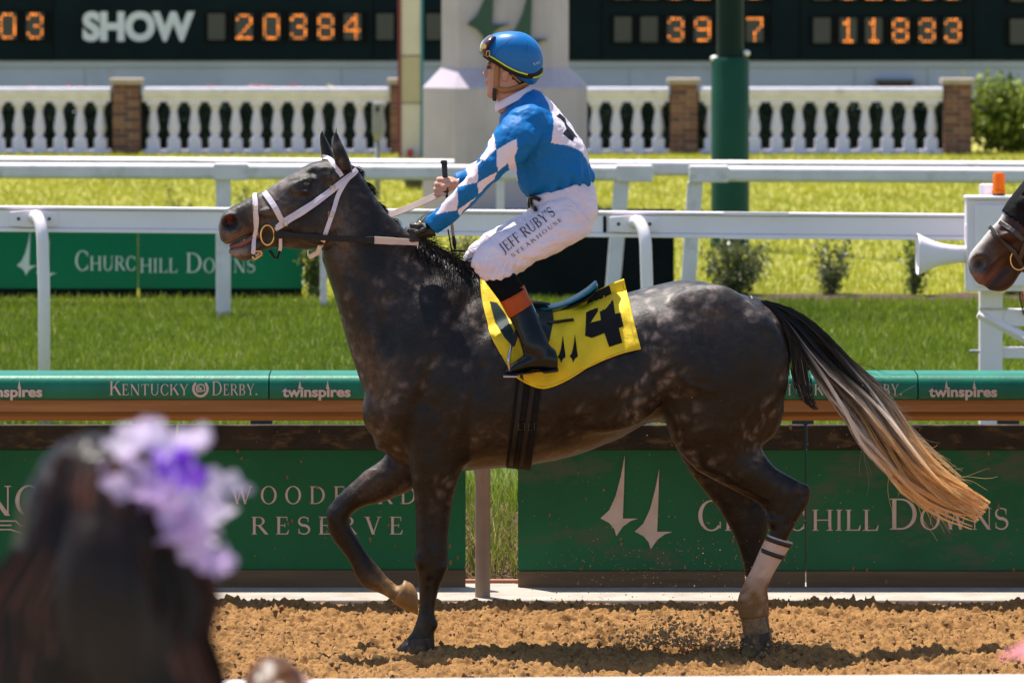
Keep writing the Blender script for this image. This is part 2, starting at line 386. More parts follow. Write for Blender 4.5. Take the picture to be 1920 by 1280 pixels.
# grass blades
M_GRASS = attr_col_mat('grass_blade', 'tint', .55, trans=.45, spec=.25)
def grass(name, y0, y1, n, h, wd, cols, label, dens=1.0, xr=None, lean=.35, mask=None, zf=None):
    y = y0 + (y1 - y0) * RNG.random(n) ** dens
    hw = 960 / FPX * y * 1.06 + .35
    x = (RNG.random(n) * 2 - 1) * hw if xr is None else RNG.uniform(xr[0], xr[1], n)
    if mask is not None:
        k = mask(x, y); x, y = x[k], y[k]; n = len(x)
    hh = h * RNG.uniform(.45, 1.25, n); a = RNG.uniform(0, 2 * np.pi, n); ww = wd * RNG.uniform(.6, 1.3, n) * (y / y0)
    b = RNG.uniform(0, 2 * np.pi, n); ln = hh * RNG.uniform(0, lean * 2, n)
    dx, dy = np.cos(a) * ww / 2, np.sin(a) * ww / 2; lx, ly = np.cos(b) * ln, np.sin(b) * ln
    z0 = np.zeros(n) if zf is None else zf(x, y)
    V = np.empty((n, 5, 3))
    for j, (k, tt, q) in enumerate(((-1, 0, 0), (1, 0, 0), (-.75, .55, .35), (.75, .55, .35), (0, 1, 1))):
        V[:, j, 0] = x + k * dx + lx * q; V[:, j, 1] = y + k * dy + ly * q; V[:, j, 2] = z0 + hh * tt
    i0 = np.arange(n)[:, None] * 5
    F = np.concatenate([i0 + [0, 1, 3], i0 + [0, 3, 2], i0 + [2, 3, 4]])
    c = np.array(cols); t = RNG.random(n)
    pt = vnoise(x * .9, y * .45, 21) * .6 + t * .4
    C = c[0] + (c[1] - c[0]) * pt[:, None]; dry = RNG.random(n) < .06; C[dry] = c[2]
    o = link(name, np_mesh(name, V.reshape(-1, 3), F, np.repeat(C, 5, 0)), M_GRASS); tag(o, label, 'grass', kind='stuff'); return o
G1 = [(.085, .145, .008), (.24, .30, .022), (.48, .46, .15)]
G2 = [(.26, .29, .020), (.52, .50, .05), (.66, .58, .2)]
grass('turf_grass', 33.0, 46.6, 160000, .064, .0066, G1, 'mown green turf of the inner course')
grass('turf_grass_strip', 26.1, 33.0, 26000, .075, .007, G1, 'green grass strip behind the barrier boards')
grass('lawn_grass', 46.9, 82, 110000, .062, .011, G2, 'sunlit yellow green lawn around the shrubs', dens=1.25)
# weedy bank seen through the gap in the boards
M_BANK = mat('bank_soil', (.20, .13, .07), (.11, .075, .04), 12, .95, bump=.6, bscale=60, bdist=.03)
tag(MB().add([(-40, 25.36, .01), (40, 25.36, .01), (40, 25.62, .13), (-40, 25.62, .13), (40, 26.3, .3), (-40, 26.3, .3), (40, 27.6, .004), (-40, 27.6, .004)],
             [(0, 1, 2, 3), (3, 2, 4, 5), (5, 4, 6, 7)]).build('grass_bank', M_BANK), kind='structure')
bz = lambda x, y: np.interp(y, [25.36, 25.62, 26.3, 27.6], [.01, .13, .3, .004])
grass('bank_weeds', 25.4, 26.9, 5200, .15, .008, [(.11, .17, .02), (.27, .33, .04), (.45, .36, .17)], 'tall weeds and grass on the bank', xr=(-.9, .7), zf=bz)
grass('bank_straw', 25.4, 26.0, 2600, .11, .006, [(.42, .32, .17), (.26, .17, .09), (.5, .42, .24)], 'dry straw at the foot of the bank', xr=(-.9, .7), lean=.9, zf=bz)
# ---------------------------------------------------------------- results board
SB = 113.5; YB = FPX / SB
def B(px, py, dy=0): v = PS(px, py, SB); v.y += dy; return v
M_BOARD = mat('board_green_black', (.0035, .010, .013), (.005, .014, .017), 1.5, .7, bump=.05, spec=.12)
M_CELL = mat('lamp_panel', (.050, .050, .042), (.075, .072, .06), 40, .6)
M_CELL2 = mat('display_housing', (.003, .004, .005), (.005, .006, .007), 8, .7, spec=.1)
M_LAMP = mat('lit_lamp', (.9, .3, .04), (.9, .25, .03), 3, .4, emis=((1, .25, .02), 1.3))
M_LET = mat('board_lettering', (.72, .74, .80), (.66, .68, .74), 2, .6)
tb = empty('results_board', B(960, 300)); tb.location.z = 0
tag(tb, 'dark green results board with lit orange dot numbers and the word SHOW', 'scoreboard')
a, b = B(-900, 114), B(2900, 114)
MB().box(a.x, b.x, YB, YB + 1.2, a.z, a.z + 6.5).build('board_face', M_BOARD, tb)
sx = [-560, -20, 100, 700, 1128, 1445, 1500, 1825, 2300]
mb = MB()
for x in sx:
    v = B(x, 0); mb.box(v.x - .012, v.x + .012, YB - .012, YB - .001, a.z + .02, a.z + 6.4)
mb.build('panel_seams', M_CELL2, tb)
v = B(155, 74)
sans('lettering', 'SHOW', .62, M_LET, tb, v + Vector((0, -.02, 0)), bold=.033, width=(365 - 155) / SB)
def display(x0, x1, y0, y1, cells, par):
    p, q = B(x0, y1), B(x1, y0)
    h = MB().box(p.x, q.x, YB - .03, YB - .002, p.z, q.z).build('display_housing', M_CELL2, par)
    for cx, ch in cells:
        lo, hi = B(cx - 16, y1 - 4), B(cx + 16, y0 + 4)
        c = MB().box(lo.x, hi.x, YB - .040, YB - .0305, lo.z, hi.z).build('lamp_panel', M_CELL, h)
        rows = DIG[ch].split(); mb = MB(); k = 0
        for r in range(7):
            for cc in range(5):
                if rows[r][cc] == '1':
                    x = lo.x + (hi.x - lo.x) * (cc + .5) / 5; z = hi.z - (hi.z - lo.z) * (r + .5) / 7
                    j = random.uniform(.62, 1.0); w_, h_ = .016 * j, .019 * j
                    mb.box(x - w_, x + w_, YB - .052, YB - .0405, z - h_, z + h_); k += 1
        if k: mb.build('lit_number', M_LAMP, h)['kind'] = 'stuff'
display(-160, 95, 20, 78, [(-130, '1'), (-80, '2'), (-34, '5'), (15, '0'), (66, '3')], tb)
display(383, 690, 22, 79, [(406, ' '), (458, '2'), (509, '0'), (560, '3'), (611, '8'), (661, '4')], tb)
display(700, 830, 22, 79, [(722, ' '), (772, ' '), (815, ' ')], tb)
display(1143, 1442, 28, 83, [(1168, ' '), (1217, ' '), (1267, '3'), (1317, '9'), (1366, '8'), (1415, '7')], tb)
display(1518, 1812, 30, 85, [(1541, ' '), (1590, '1'), (1638, '1'), (1688, '8'), (1738, '3'), (1786, '3')], tb)
display(1885, 2180, 32, 87, [(1910, ' '), (1960, ' '), (2010, '2'), (2060, '7'), (2110, '1')], tb)
display(1143, 1442, -54, 4, [(1168, ' '), (1217, ' '), (1267, '8'), (1317, '2'), (1366, '0'), (1415, '3')], tb)
display(1518, 1812, -52, 5, [(1541, ' '), (1590, '1'), (1638, '2'), (1688, '8'), (1738, '3'), (1786, '1')], tb)
display(1885, 2180, -50, 7, [(1910, ' '), (1960, ' '), (2010, '2'), (2060, '7'), (2110, '1')], tb)
# pale plinth under the board
M_PLINTH = mat('pale_blue_wall', (.50, .53, .64), (.42, .45, .56), .5, .7, stain=((.32, .27, .28), .6, .60, .78), bump=.05)
pw = empty('plinth_wall', (0, YB, 0)); tag(pw, 'pale blue grey plinth wall running under the results board', 'wall')
z1 = B(0, 114).z
MB().box(a.x, b.x, YB + .10, YB + 1.2, 0, z1 - .11).build('wall_face', M_PLINTH, pw)
MB().box(a.x, b.x, YB + .05, YB + 1.2, z1 - .107, z1 - .003).build('coping', M_PLINTH, pw, bevel=.01)
mb = MB()
for x in (-300, 158, 640, 1180, 1603, 1740, 2200):
    v = B(x, 140); mb.box(v.x - .006, v.x + .006, YB + .094, YB + .099, .05, z1 - .12)
mb.build('joint', mat('joint_grey', (.25, .28, .30), None, 3, .8), pw)  # grey joints between the wall panels
v = B(1645, 165); u = B(1710, 149)
bx = empty('wall_box', (v.x, YB, 0)); tag(bx, 'dark brown box on the plinth wall beyond the balustrade', 'box')
MB().box(v.x, u.x, YB - .25, YB + .095, 0, u.z - .03).build('body', mat('dark_brown', (.05, .03, .028), None, 6, .6), bx)
MB().box(v.x - .03, u.x + .03, YB - .28, YB + .095, u.z - .027, u.z).build('lid', mat('grey_lid', (.12, .12, .13), None, 6, .5), bx)

# ---------------------------------------------------------------- balustrade and brick pillars
SL = 127.0; YL = FPX / SL
def L(px, py): return PS(px, py, SL)
M_STONE = mat('white_cast_stone', (.74, .70, .84), (.64, .60, .73), 5, .7, stain=((.40, .38, .36), 4, .6, .8), bump=.08)
prof_px = [(12, 280), (12, 262), (10.5, 260), (6.5, 255), (7.5, 252), (10.8, 243), (11, 237), (9.5, 228), (7, 214), (6, 207), (8, 205), (8, 202), (7.5, 201), (10, 198), (12, 197), (12, 191)]
zb = L(0, 292.5).z
def baluster_mesh():
    mb = MB(); pr = [(r / SL, L(0, y).z) for r, y in prof_px if 196.9 < y < 261]
    mb.lathe(pr, n=14)
    q = 11.5 / SL
    mb.box(-q, q, -q, q, L(0, 281).z, L(0, 260.8).z); mb.box(-q, q, -q, q, L(0, 197.2).z, L(0, 190).z)
    me = mb.mesh('baluster'); shade_angle(me, 40); me.materials.append(M_STONE); return me
BME = baluster_mesh()
segs = [(-330, 208, 'leftmost white balustrade run, left of the first brick pillar'), (268, 733, 'white balustrade run between brick pillar and finish pole'),
        (782, 1254, 'white balustrade run half hidden by the grey pylon and rider'), (1311, 1767, 'white balustrade run to the right of the green pole')]
dr = 13.5 / SL
for x0, x1, lab in segs:
    p, q = L(x0, 292), L(x1, 165)
    e = empty('balustrade', ((p.x + q.x) / 2, YL, 0)); tag(e, lab, 'balustrade', 'balustrade runs of the infield')
    MB().box(p.x, q.x, YL - dr * 1.1, YL + dr * 1.1, .0, L(0, 280.5).z).build('base_rail', M_STONE, e, bevel=.012)
    zt, zm = L(0, 164).z, L(0, 191).z
    pr = [(-.10, zm), (-.10, zm + .05), (-.115, zm + .07), (-.14, zm + .10), (-.155, zm + .13), (-.155, zt - .02), (-.14, zt), (.14, zt), (.155, zt - .02), (.155, zm + .13), (.10, zm + .05), (.10, zm)]
    MB().sweep(pr, (p.x, YL, 0), (q.x, YL, 0)).build('hand_rail', M_STONE, e)
    k = round((x1 - x0) / 39.7); stp = (x1 - x0) / k
    for i in range(k):
        o = bpy.data.objects.new('baluster', BME); COL.objects.link(o); o.parent = e
        px = x0 + stp * (i + .5)
        o.location = (L(px, 200).x - e.location.x, 0, 0)
bm_cols = [(.20, .085, .06), (.16, .065, .048), (.235, .10, .068), (.13, .062, .05), (.27, .13, .08)]
BRM = [mat('red_brick', c, tuple(x * .75 for x in c), 18, .85, bump=.3, bscale=60) for c in bm_cols]
M_MORTAR = mat('mortar', (.26, .22, .20), (.20, .17, .15), 20, .95)
M_CAP = mat('stone_cap', (.42, .34, .28), (.34, .28, .23), 6, .8, bump=.1)
PW = 51 / SL; NC = 13; ph = L(0, 158).z
ch = ph / NC; g = .010
brick_me = {}
for mi in range(len(BRM)):
    for kind, (lx, ly) in (('long', (PW * .62, PW * .36)), ('cross', (PW * .36, PW * .62))):
        mb = MB().box(-lx / 2 + g / 2, lx / 2 - g / 2, -ly / 2 + g / 2, ly / 2 - g / 2, g / 2, ch - g / 2); me = mb.mesh('brick'); me.materials.append(BRM[mi]); brick_me[mi, kind] = me
for px, lab in ((238, 'brick pillar with stone cap at the left end of the balustrade'), (757, 'brick pillar mostly hidden behind the finish pole'),
                (1282, 'brick pillar just left of the thick green pole'), (1795, 'brick pillar at the right end of the balustrade beside the big shrub')):
    c = L(px, 292); e = empty('brick_pillar', (c.x, YL, 0)); tag(e, lab, 'pillar', 'brick pillars of the balustrade')
    q = PW / 2 - .008
    MB().box(c.x - q, c.x + q, YL - q, YL + q, 0, ph - .004).build('mortar_core', M_MORTAR, e)
    for r in range(NC):
        for kx, ky, kind in (((-1, -1, 'long'), (1, -1, 'cross'), (1, 1, 'long'), (-1, 1, 'cross')) if r % 2 else ((1, -1, 'long'), (-1, -1, 'cross'), (-1, 1, 'long'), (1, 1, 'cross'))):
            lx, ly = (.62, .36) if kind == 'long' else (.36, .62)
            o = bpy.data.objects.new('brick', brick_me[random.randrange(5), kind]); COL.objects.link(o); o.parent = e
            o.location = (kx * (PW / 2 - PW * lx / 2) + random.uniform(-.002, .002), ky * (PW / 2 - PW * ly / 2) + random.uniform(-.003, .003), r * ch)
    MB().box(c.x - .245, c.x + .245, YL - .245, YL + .245, ph, ph + .085).build('cap', M_CAP, e, bevel=.012)
# dark hedge behind the balusters with a few blossoms
def leaf_cloud(pts, size, cols, name, parent, m, up=.3):
    pts = np.array(pts); n = len(pts); a = RNG.normal(size=(n, 3)); a[:, 2] += up; a /= np.linalg.norm(a, axis=1)[:, None]
    b = np.cross(a, RNG.normal(size=(n, 3))); b /= np.linalg.norm(b, axis=1)[:, None]; c = np.cross(a, b)
    s = (size * RNG.uniform(.6, 1.4, n))[:, None]
    V = np.stack([pts - b * s, pts + c * s * .42 + a * s * .1, pts + b * s, pts - c * s * .42 + a * s * .1], 1).reshape(-1, 3)
    F = np.arange(4 * n).reshape(n, 4); cc = np.array(cols); t = RNG.random(n)[:, None]; C = cc[0] * (1 - t) + cc[1] * t
    return link(name, np_mesh(name, V, F, np.repeat(C, 4, 0)), m, parent)
M_LEAF = attr_col_mat('leaf', 'tint', .42, trans=.3, spec=.45)
hg = empty('hedge', (0, YL + 1.0, 0)); tag(hg, 'low dark green hedge behind the white balusters', 'hedge')
x0, x1 = L(-400, 0).x, L(1830, 0).x
MB().box(x0, x1, YL + .75, YL + 1.5, 0, .86).build('dense_core', mat('hedge_core', (.008, .02, .014), (.014, .03, .02), 9, .9), hg)
pts = np.stack([RNG.uniform(x0, x1, 9000), YL + .74 - np.abs(RNG.normal(0, .05, 9000)), RNG.uniform(0, .9, 9000)], 1)
leaf_cloud(pts, .05, [(.006, .022, .014), (.02, .055, .03)], 'foliage', hg, M_LEAF)
fl = empty('flower_bed', (0, YL + 1.0, 0)); tag(fl, 'pink and yellow blossoms showing just above the balustrade rail', 'flowers', kind='stuff')
pts = []
for cx in (395, 480, 500, 545, 552, 130, 250, 60): 
    for i in range(14): v = PS(cx + random.gauss(0, 7), 163 + random.uniform(-5, 8), SL - 1.5); pts.append((v.x, v.y, v.z))
leaf_cloud(pts, .035, [(.75, .12, .2), (.85, .35, .35)], 'blossom', fl, M_LEAF)
pts = [tuple(PS(617 + random.gauss(0, 5), 162 + random.uniform(-5, 6), SL - 1.5)) for i in range(12)]
leaf_cloud(pts, .03, [(.8, .7, .12), (.7, .6, .1)], 'yellow_blossom', fl, M_LEAF)

# ---------------------------------------------------------------- finish pole
SF = 130.; YF = FPX / SF
def Fp(px, py): return PS(px, py, SF)
M_CREAM = mat('cream_panel', (.66, .57, .50), (.60, .52, .45), 3, .5, bump=.03)
M_TAN = mat('tan_panel', (.52, .42, .29), (.46, .37, .25), 3, .5)
M_REDE = mat('dark_red_trim', (.22, .03, .04), None, 6, .4); M_TEAL = mat('teal_trim', (.01, .22, .30), None, 6, .4)
fp = empty('finish_pole', (Fp(775, 0).x, YF, 0)); tag(fp, 'tall cream finish pole with dark red and teal edges beside the pylon', 'pole')
for y0, y1, m, d in ((-700, 104, M_CREAM, .0), (106, 193, M_TAN, .004), (195, 296, M_CREAM, .002)):
    p, q = Fp(752, y1), Fp(789, y0); MB().box(p.x, q.x, YF - d, YF + .3, max(p.z, .02), q.z).build('panel', m, fp, bevel=.006)
z0, z9 = .03, Fp(0, -700).z
MB().box(Fp(746, 0).x, Fp(752, 0).x - .001, YF - .02, YF + .29, z0, z9).build('edge_trim', M_REDE, fp)
MB().box(Fp(789, 0).x + .001, Fp(793, 0).x, YF - .02, YF + .29, z0, z9).build('edge_trim', M_TEAL, fp)
MB().box(Fp(740, 0).x, Fp(800, 0).x, YF - .08, YF + .4, 0, .028).build('foot_plate', CONC, fp)
rb = MB().box(Fp(764, 0).x, Fp(774, 0).x, YF - .12, YF - .03, .03, .14).build('red_box', mat('red_box', (.45, .03, .03), None, 5, .5)); tag(rb, 'small red box at the foot of the finish pole', 'box')
# ---------------------------------------------------------------- stone pylon
SP = 165.; YP = FPX / SP
def Q(px, py): return PS(px, py, SP)
def octo(hw, ch): return [(-hw + ch, -hw), (hw - ch, -hw), (hw, -hw + ch), (hw, hw - ch), (hw - ch, hw), (-hw + ch, hw), (-hw, hw - ch), (-hw, -hw + ch)]
M_PYL = mat('grey_stone_pylon', (.52, .44, .52), (.43, .37, .44), 1.2, .8, bump=.15, bscale=40, stain=((.36, .31, .37), .9, .5, .75, (3, 3, .35)))
pc = Q(947, 300); hw = 155 / SP; hs = 120 / SP; yc = YP + hw
py = empty('stone_pylon', (pc.x, yc, 0)); tag(py, 'massive grey stone pylon with a green twin steeple emblem behind the rider', 'monument')
mb = MB(); lv = [(hw, .37, 0), (hw, .37, Q(0, 166).z), (hs, .2, Q(0, 129).z), (hs, .2, 9.5)]
for h_, c_, z_ in lv: mb.v += [(pc.x + x, yc + y, z_) for x, y in octo(h_, c_)]
for r in range(3): mb.f += [(r * 8 + k, r * 8 + (k + 1) % 8, r * 8 + 8 + (k + 1) % 8, r * 8 + 8 + k) for k in range(8)]
mb.f += [tuple(range(24, 32))]
mb.build('shaft', M_PYL, py)
M_DKG = mat('dark_green_metal', (.018, .065, .045), (.014, .05, .036), 5, .4)
yf = yc - hs - .05
kx = 250 / 369.
for i, poly in enumerate(spires(196 / SP)):
    o0 = Q(927, -85)
    MB().prism([(o0.x + x, o0.z - y) for x, y in poly], yf, yf + .049).build('emblem', M_DKG, py)
# ---------------------------------------------------------------- green pole
SG = 189.; YG = FPX / SG
gc = PS(1369, 468, SG); gp = empty('green_pole', (gc.x, YG, 0)); tag(gp, 'thick dark green steel pole standing on the lawn', 'pole')
M_GP = mat('pole_green', (.005, .060, .038), (.004, .05, .032), 3, .5, spec=.2, stain=((.10, .11, .08), 7, .7, .85, (1, 1, .2)))
zs = PS(0, 108, SG).z
MB().lathe([(.19, 0), (.19, zs - .03), (.175, zs)], (gc.x, YG, 0), 28).build('sleeve', M_GP, gp, auto=40)
MB().lathe([(.135, zs - .01), (.13, 9)], (gc.x, YG, 0), 28).build('mast', mat('mast_green', (.005, .020, .018), (.004, .016, .014), 3, .5, spec=.15), gp, auto=40)
for px, py_, k in ((1339, 110, 1), (1399, 100, -1)):
    v = PS(px, py_, SG); MB().ell((v.x, YG - .03, v.z), (.04, .06, .032)).build('foam_lump', WHITE, gp, smooth=True)
# ---------------------------------------------------------------- meter on a thin post, dark bracket post
SM = 157.; v = PS(708, 376, SM)
mp = empty('meter_post', (v.x, v.y, 0)); tag(mp, 'grey sensor box on a thin post in front of the balusters', 'post')
M_GREY = mat('grey_enamel', (.24, .25, .26), (.2, .21, .22), 8, .5)
MB().tube([(v.x, v.y, 0), (v.x, v.y, PS(0, 262, SM).z)], .033, 10).build('pipe', M_GREY, mp, smooth=True)
p, q = PS(698, 252, SM), PS(718, 192, SM)
MB().box(p.x, q.x, v.y - .07, v.y + .06, p.z, q.z).build('sensor_box', M_GREY, mp, bevel=.02)
MB().lathe([(.035, PS(0, 264, SM).z), (.055, PS(0, 253, SM).z), (.055, PS(0, 251, SM).z)], (v.x, v.y, 0), 12).build('collar', M_GREY, mp, smooth=True)
MB().box(v.x - .02, v.x + .02, v.y - .08, v.y - .071, q.z - .11, q.z - .05).build('lens', BLACK, mp)
SD = 150.; v = PS(776, 390, SD)
bp = empty('bracket_post', (v.x, v.y, 0)); tag(bp, 'dark grey post flaring to a bracket, left of the jockey\'s whip', 'post')
M_DK = mat('dark_grey_metal', (.05, .055, .055), None, 8, .5)
zt = PS(0, 338, SD).z
MB().lathe([(.06, 0), (.06, zt - .22), (.12, zt - .03), (.13, zt)], (v.x, v.y, 0), 12).build('post', M_DK, bp, auto=40)
MB().box(v.x - .15, v.x + .15, v.y - .15, v.y + .15, zt + .002, zt + .03).build('top_plate', M_DK, bp)
# ---------------------------------------------------------------- shrubs
M_STEM = mat('shrub_stem', (.10, .07, .05), (.07, .05, .035), 20, .8)
def shrub(px, py, s, wpx, hpx, label, n=2600, thin=.5, cols=((.055, .075, .022), (.20, .21, .085)), leaf=.025, dens=.5, nst=16, group='young shrubs on the mulch bed', name='shrub'):
    v = PS(px, py, s); W, Hh = wpx / s / 2, hpx / s
    e = empty(name, (v.x, v.y, 0)); tag(e, label, 'shrub', group)
    mb = MB(); tips = []
    for i in range(nst):
        a = random.uniform(0, 6.28); r = W * math.sqrt(random.random()); h = Hh * random.uniform(.4, 1.1) * (1 - .3 * (r / W) ** 2)
        pt = [Vector((v.x + math.cos(a) * r * t ** 1.3 + random.gauss(0, .01), v.y + math.sin(a) * r * .8 * t ** 1.3, h * t)) for t in (0, .35, .7, 1)]
        mb.tube(pt, [.010, .008, .005, .002], 5); tips.append(pt)
    mb.build('stems', M_STEM, e)
    pts = []
    for i in range(int(n * thin)):
        pt = random.choice(tips); t = random.random() ** dens; k = min(2, int(t * 3)); q = pt[k].lerp(pt[k + 1], t * 3 - k)
        d = .05 * W / .3
        pts.append((q.x + random.gauss(0, d), q.y + random.gauss(0, d), max(.01, q.z + random.gauss(0, d * .8))))
    leaf_cloud(pts, leaf, cols, 'foliage', e, M_LEAF)
    return e
M_MULCH = mat('mulch', (.10, .055, .035), (.055, .032, .022), 25, .95, bump=.7, bscale=60, bdist=.03)
v0, v1 = PS(1480, 560, 222), PS(2100, 560, 222)
mb = MB(); N = 60
for i in range(N + 1):
    x = 1.6 + 7 * i / N; hh = .05 + .035 * noise.noise((x * 3, 0, 0)); ww = .28 + .1 * noise.noise((x * 2, 5, 0))
    mb.v += [(x, 46.6 - ww, .004), (x, 46.6 - ww * .4, hh), (x, 46.6 + ww * .5, hh), (x, 46.6 + ww, .006)]
mb.f += [(4 * i + k, 4 * i + 4 + k, 4 * i + 5 + k, 4 * i + 1 + k) for i in range(N) for k in range(3)]
tag(mb.build('mulch_bed', M_MULCH, smooth=True), kind='structure')
shrub(1378, 562, 221.5, 130, 128, 'dense bushy shrub in front of the green pole', 3800, nst=26)
shrub(1560, 562, 221.5, 105, 118, 'sparse twiggy shrub in the middle of the bare lawn stretch', 1500, nst=11, dens=.6)
shrub(1712, 562, 221.5, 100, 130, 'loose shrub partly behind the white horn loudspeaker', 1500, nst=14, cols=((.07, .12, .02), (.20, .24, .05)))
shrub(1895, 566, 221.5, 90, 110, 'shrub at the right edge behind the equipment post', 1300, nst=10, cols=((.05, .10, .02), (.15, .2, .05)))
shrub(592, 562, 221.5, 60, 118, 'shrub squeezed between the green sign and the horse\'s neck', 1800, nst=12, cols=((.06, .10, .02), (.17, .2, .05)))
shrub(880, 545, 214, 150, 110, 'straggly olive shrub seen below the jockey\'s reins', 1900, nst=18, cols=((.07, .085, .03), (.19, .19, .07)))
shrub(336, 430, 176, 70, 82, 'small wild shrub on the lawn above the left white rail', 700, nst=10, cols=((.09, .12, .02), (.24, .25, .05)))
shrub(470, 428, 176, 90, 85, 'low weedy shrub on the lawn beside the horse\'s forehead', 900, nst=12, cols=((.09, .12, .02), (.26, .27, .05)))
shrub(1912, 292, 126, 200, 150, 'large bright leafy shrub beyond the right brick pillar', 7500, thin=1.0, nst=34, cols=((.05, .09, .012), (.36, .42, .06)), leaf=.07, dens=.4, group=None, name='large_shrub')

# ---------------------------------------------------------------- white plastic course rails in the middle distance
def railbox(name, x0, x1, s0, s1, ytop0, ytop1, hpx, posts, label, m=VINYL, dep=.13, ends=(0, 1), sleeves=()):
    def at(px):
        t = (px - x0) / (x1 - x0); s = s0 + (s1 - s0) * t; return PS(px, ytop0 + (ytop1 - ytop0) * t, s), s
    a, sa = at(x0); b, sb = at(x1)
    e = empty(name, ((a.x + b.x) / 2, (a.y + b.y) / 2, 0)); tag(e, label, 'rail', 'white plastic rails of the turf course')
    h = hpx / ((sa + sb) / 2); r = .022
    pr = [(0, -h + r), (r, -h), (dep - r, -h), (dep, -h + r), (dep, -r), (dep - r, 0), (r, 0), (0, -r)]
    MB().sweep(pr, a, b).build('beam', m, e, bevel=.012)
    for px, wpx in sleeves:
        c, s = at(px); d, _ = at(px + wpx)
        pr2 = [(-.006, -h - .006), (dep + .006, -h - .006), (dep + .006, .006), (-.006, .006)]
        MB().sweep(pr2, c, d).build('joint_sleeve', m, e, bevel=.012)
    for px, wt, wb, lean in posts:
        c, s = at(px); w1, w2 = wt / s / 2, wb / s / 2; y0 = c.y + .03; y1 = c.y + .10; zt = c.z - h - .001; dx = lean / s
        vs = [(c.x - w1, y0, zt), (c.x + w1, y0, zt), (c.x + w1, y1, zt), (c.x - w1, y1, zt), (c.x - w2 + dx, y0, -.02), (c.x + w2 + dx, y0, -.02), (c.x + w2 + dx, y1, -.02), (c.x - w2 + dx, y1, -.02)]
        MB().add(vs, [(0, 1, 2, 3), (7, 6, 5, 4), (0, 4, 5, 1), (1, 5, 6, 2), (2, 6, 7, 3), (3, 7, 4, 0)]).build('post', m, e, bevel=.01)
    return e
railbox('course_rail', -500, 1225, 232.5, 234, 304, 311, 29, [(-240, 28, 27, 0), (418, 28, 27, 0), (1166, 29, 27, -22)], 'nearer white plastic rail on the left, ending behind the jockey\'s back', sleeves=[(1155, 69), (400, 66)])
railbox('course_rail', 1292, 2500, 234.5, 237, 312, 318, 29, [(1304, 29, 27, -18), (1990, 28, 27, 0)], 'white plastic rail running off to the right past the green pole', sleeves=[(1292.5, 74)])
railbox('course_rail', -500, 852, 225.5, 228, 291, 300, 14, [(-100, 14, 13, 0), (606, 13, 12, 0)], 'farther white rail on the left with its rounded end near the whip', dep=.2)
railbox('course_rail', 905, 2500, 229, 230.5, 300, 305, 29, [(938, 15, 15, 0), (1960, 15, 15, 0)], 'farther white rail behind the jockey and the green pole', dep=.16)
# ---------------------------------------------------------------- signs by the turf
M_SIGN = mat('sign_green', (.003, .165, .080), (.003, .15, .072), 2, .5, spec=.15, stain=((.02, .14, .08), 2, .6, .8))
M_SLET = mat('sign_lettering', (.62, .70, .70), (.55, .63, .63), 5, .6)
M_DARK = mat('sign_back_black', (.004, .007, .008), (.007, .010, .011), 4, .75, spec=.1)
SS = 220.5; YS = FPX / SS
def G(px, py): return PS(px, py, SS)
for x0, x1, lab in ((-190, 258.2, 'green sign panel with pale twin steeple emblem, left of the seam'), (259.2, 568, 'green sign panel with pale lettering, behind the horse\'s muzzle')):
    p, q = G(x0, 541), G(x1, 424)
    e = empty('advert_board', ((p.x + q.x) / 2, YS, 0)); tag(e, lab, 'sign', 'green signs beside the turf')
    MB().box(p.x, q.x, YS, YS + .05, p.z, q.z).build('panel', M_SIGN, e, bevel=.004)
    MB().box(p.x + .01, q.x - .01, YS + .015, YS + .045, -.02, p.z - .001).build('base_board', M_DARK, e)
    if x0 < 0:
        for poly in spires(98):
            MB().prism([(G(57 + x, 0).x, G(0, 432 + y).z) for x, y in poly], YS - .006, YS - .002).build('emblem', M_SLET, e)
        w_, pl = text_polys('Churc', 37, gap=.05, small=.72)
        kx = (256 - 140) / w_
        flat_letters('letter', pl, lambda a, b: (G(140 + a * kx, 0).x, YS, G(0, 507 - b).z), M_SLET, e)
    else:
        w_, pl = text_polys('hill Downs', 37, gap=.05, small=.72); kx = (480 - 262) / w_
        flat_letters('letter', pl, lambda a, b: (G(262 + a * kx, 0).x, YS, G(0, 511 - b).z), M_SLET, e)
p, q = PS(930, 610, 221), PS(1264, 392, 221)
e = empty('board_back', ((p.x + q.x) / 2, p.y, 0)); tag(e, 'plain black back of a big board behind saddle and jockey', 'sign')
MB().box(p.x, q.x, p.y, p.y + .05, .0, q.z).build('panel', M_DARK, e, bevel=.004)
MB().box(p.x + .2, p.x + .26, p.y + .05, p.y + .5, 0, .06).build('foot', M_DARK, e)

# ---------------------------------------------------------------- aluminium turf rail with gooseneck posts
def tr(px): t = px / 1800.; return 303 + 8 * t
def TR(px, off=0): s = tr(px); v = PS(px, 387 + 15 * px / 1800. , s); return v
rail_e = empty('running_rail', (0, TR(900).y, 0)); tag(rail_e, 'white aluminium running rail with gooseneck posts along the turf', 'rail')
A_, Z_ = TR(-400), TR(2400)
hr = 48 / 306.
pr = [(0, 0), (.0, -.014), (.016, -.018), (.016, -hr + .026), (0, -hr + .022), (0, -hr), (.10, -hr), (.13, -hr * .6), (.13, -.02), (.11, 0)]
MB().sweep(pr, A_, Z_).build('beam', ALU, rail_e, bevel=.003)
c, d = TR(1357), TR(1479)
for zz, hh in ((.004, .022), (-hr + .022, .026)):
    MB().sweep([(-.006, zz), (-.006, zz - hh), (.02, zz - hh), (.02, zz)], c, d).build('joint_sleeve', ALU, rail_e, bevel=.002)
for zz in (-.0195, -hr + .0275): MB().sweep([(.0125, zz), (.0125, zz - .003), (.0158, zz - .003), (.0158, zz)], A_, Z_).build('shade_line', mat('shade_line_grey', (.22, .20, .22), None, 3, .6), rail_e)  # thin dark strips drawn in for the shadow lines along the beam's lips
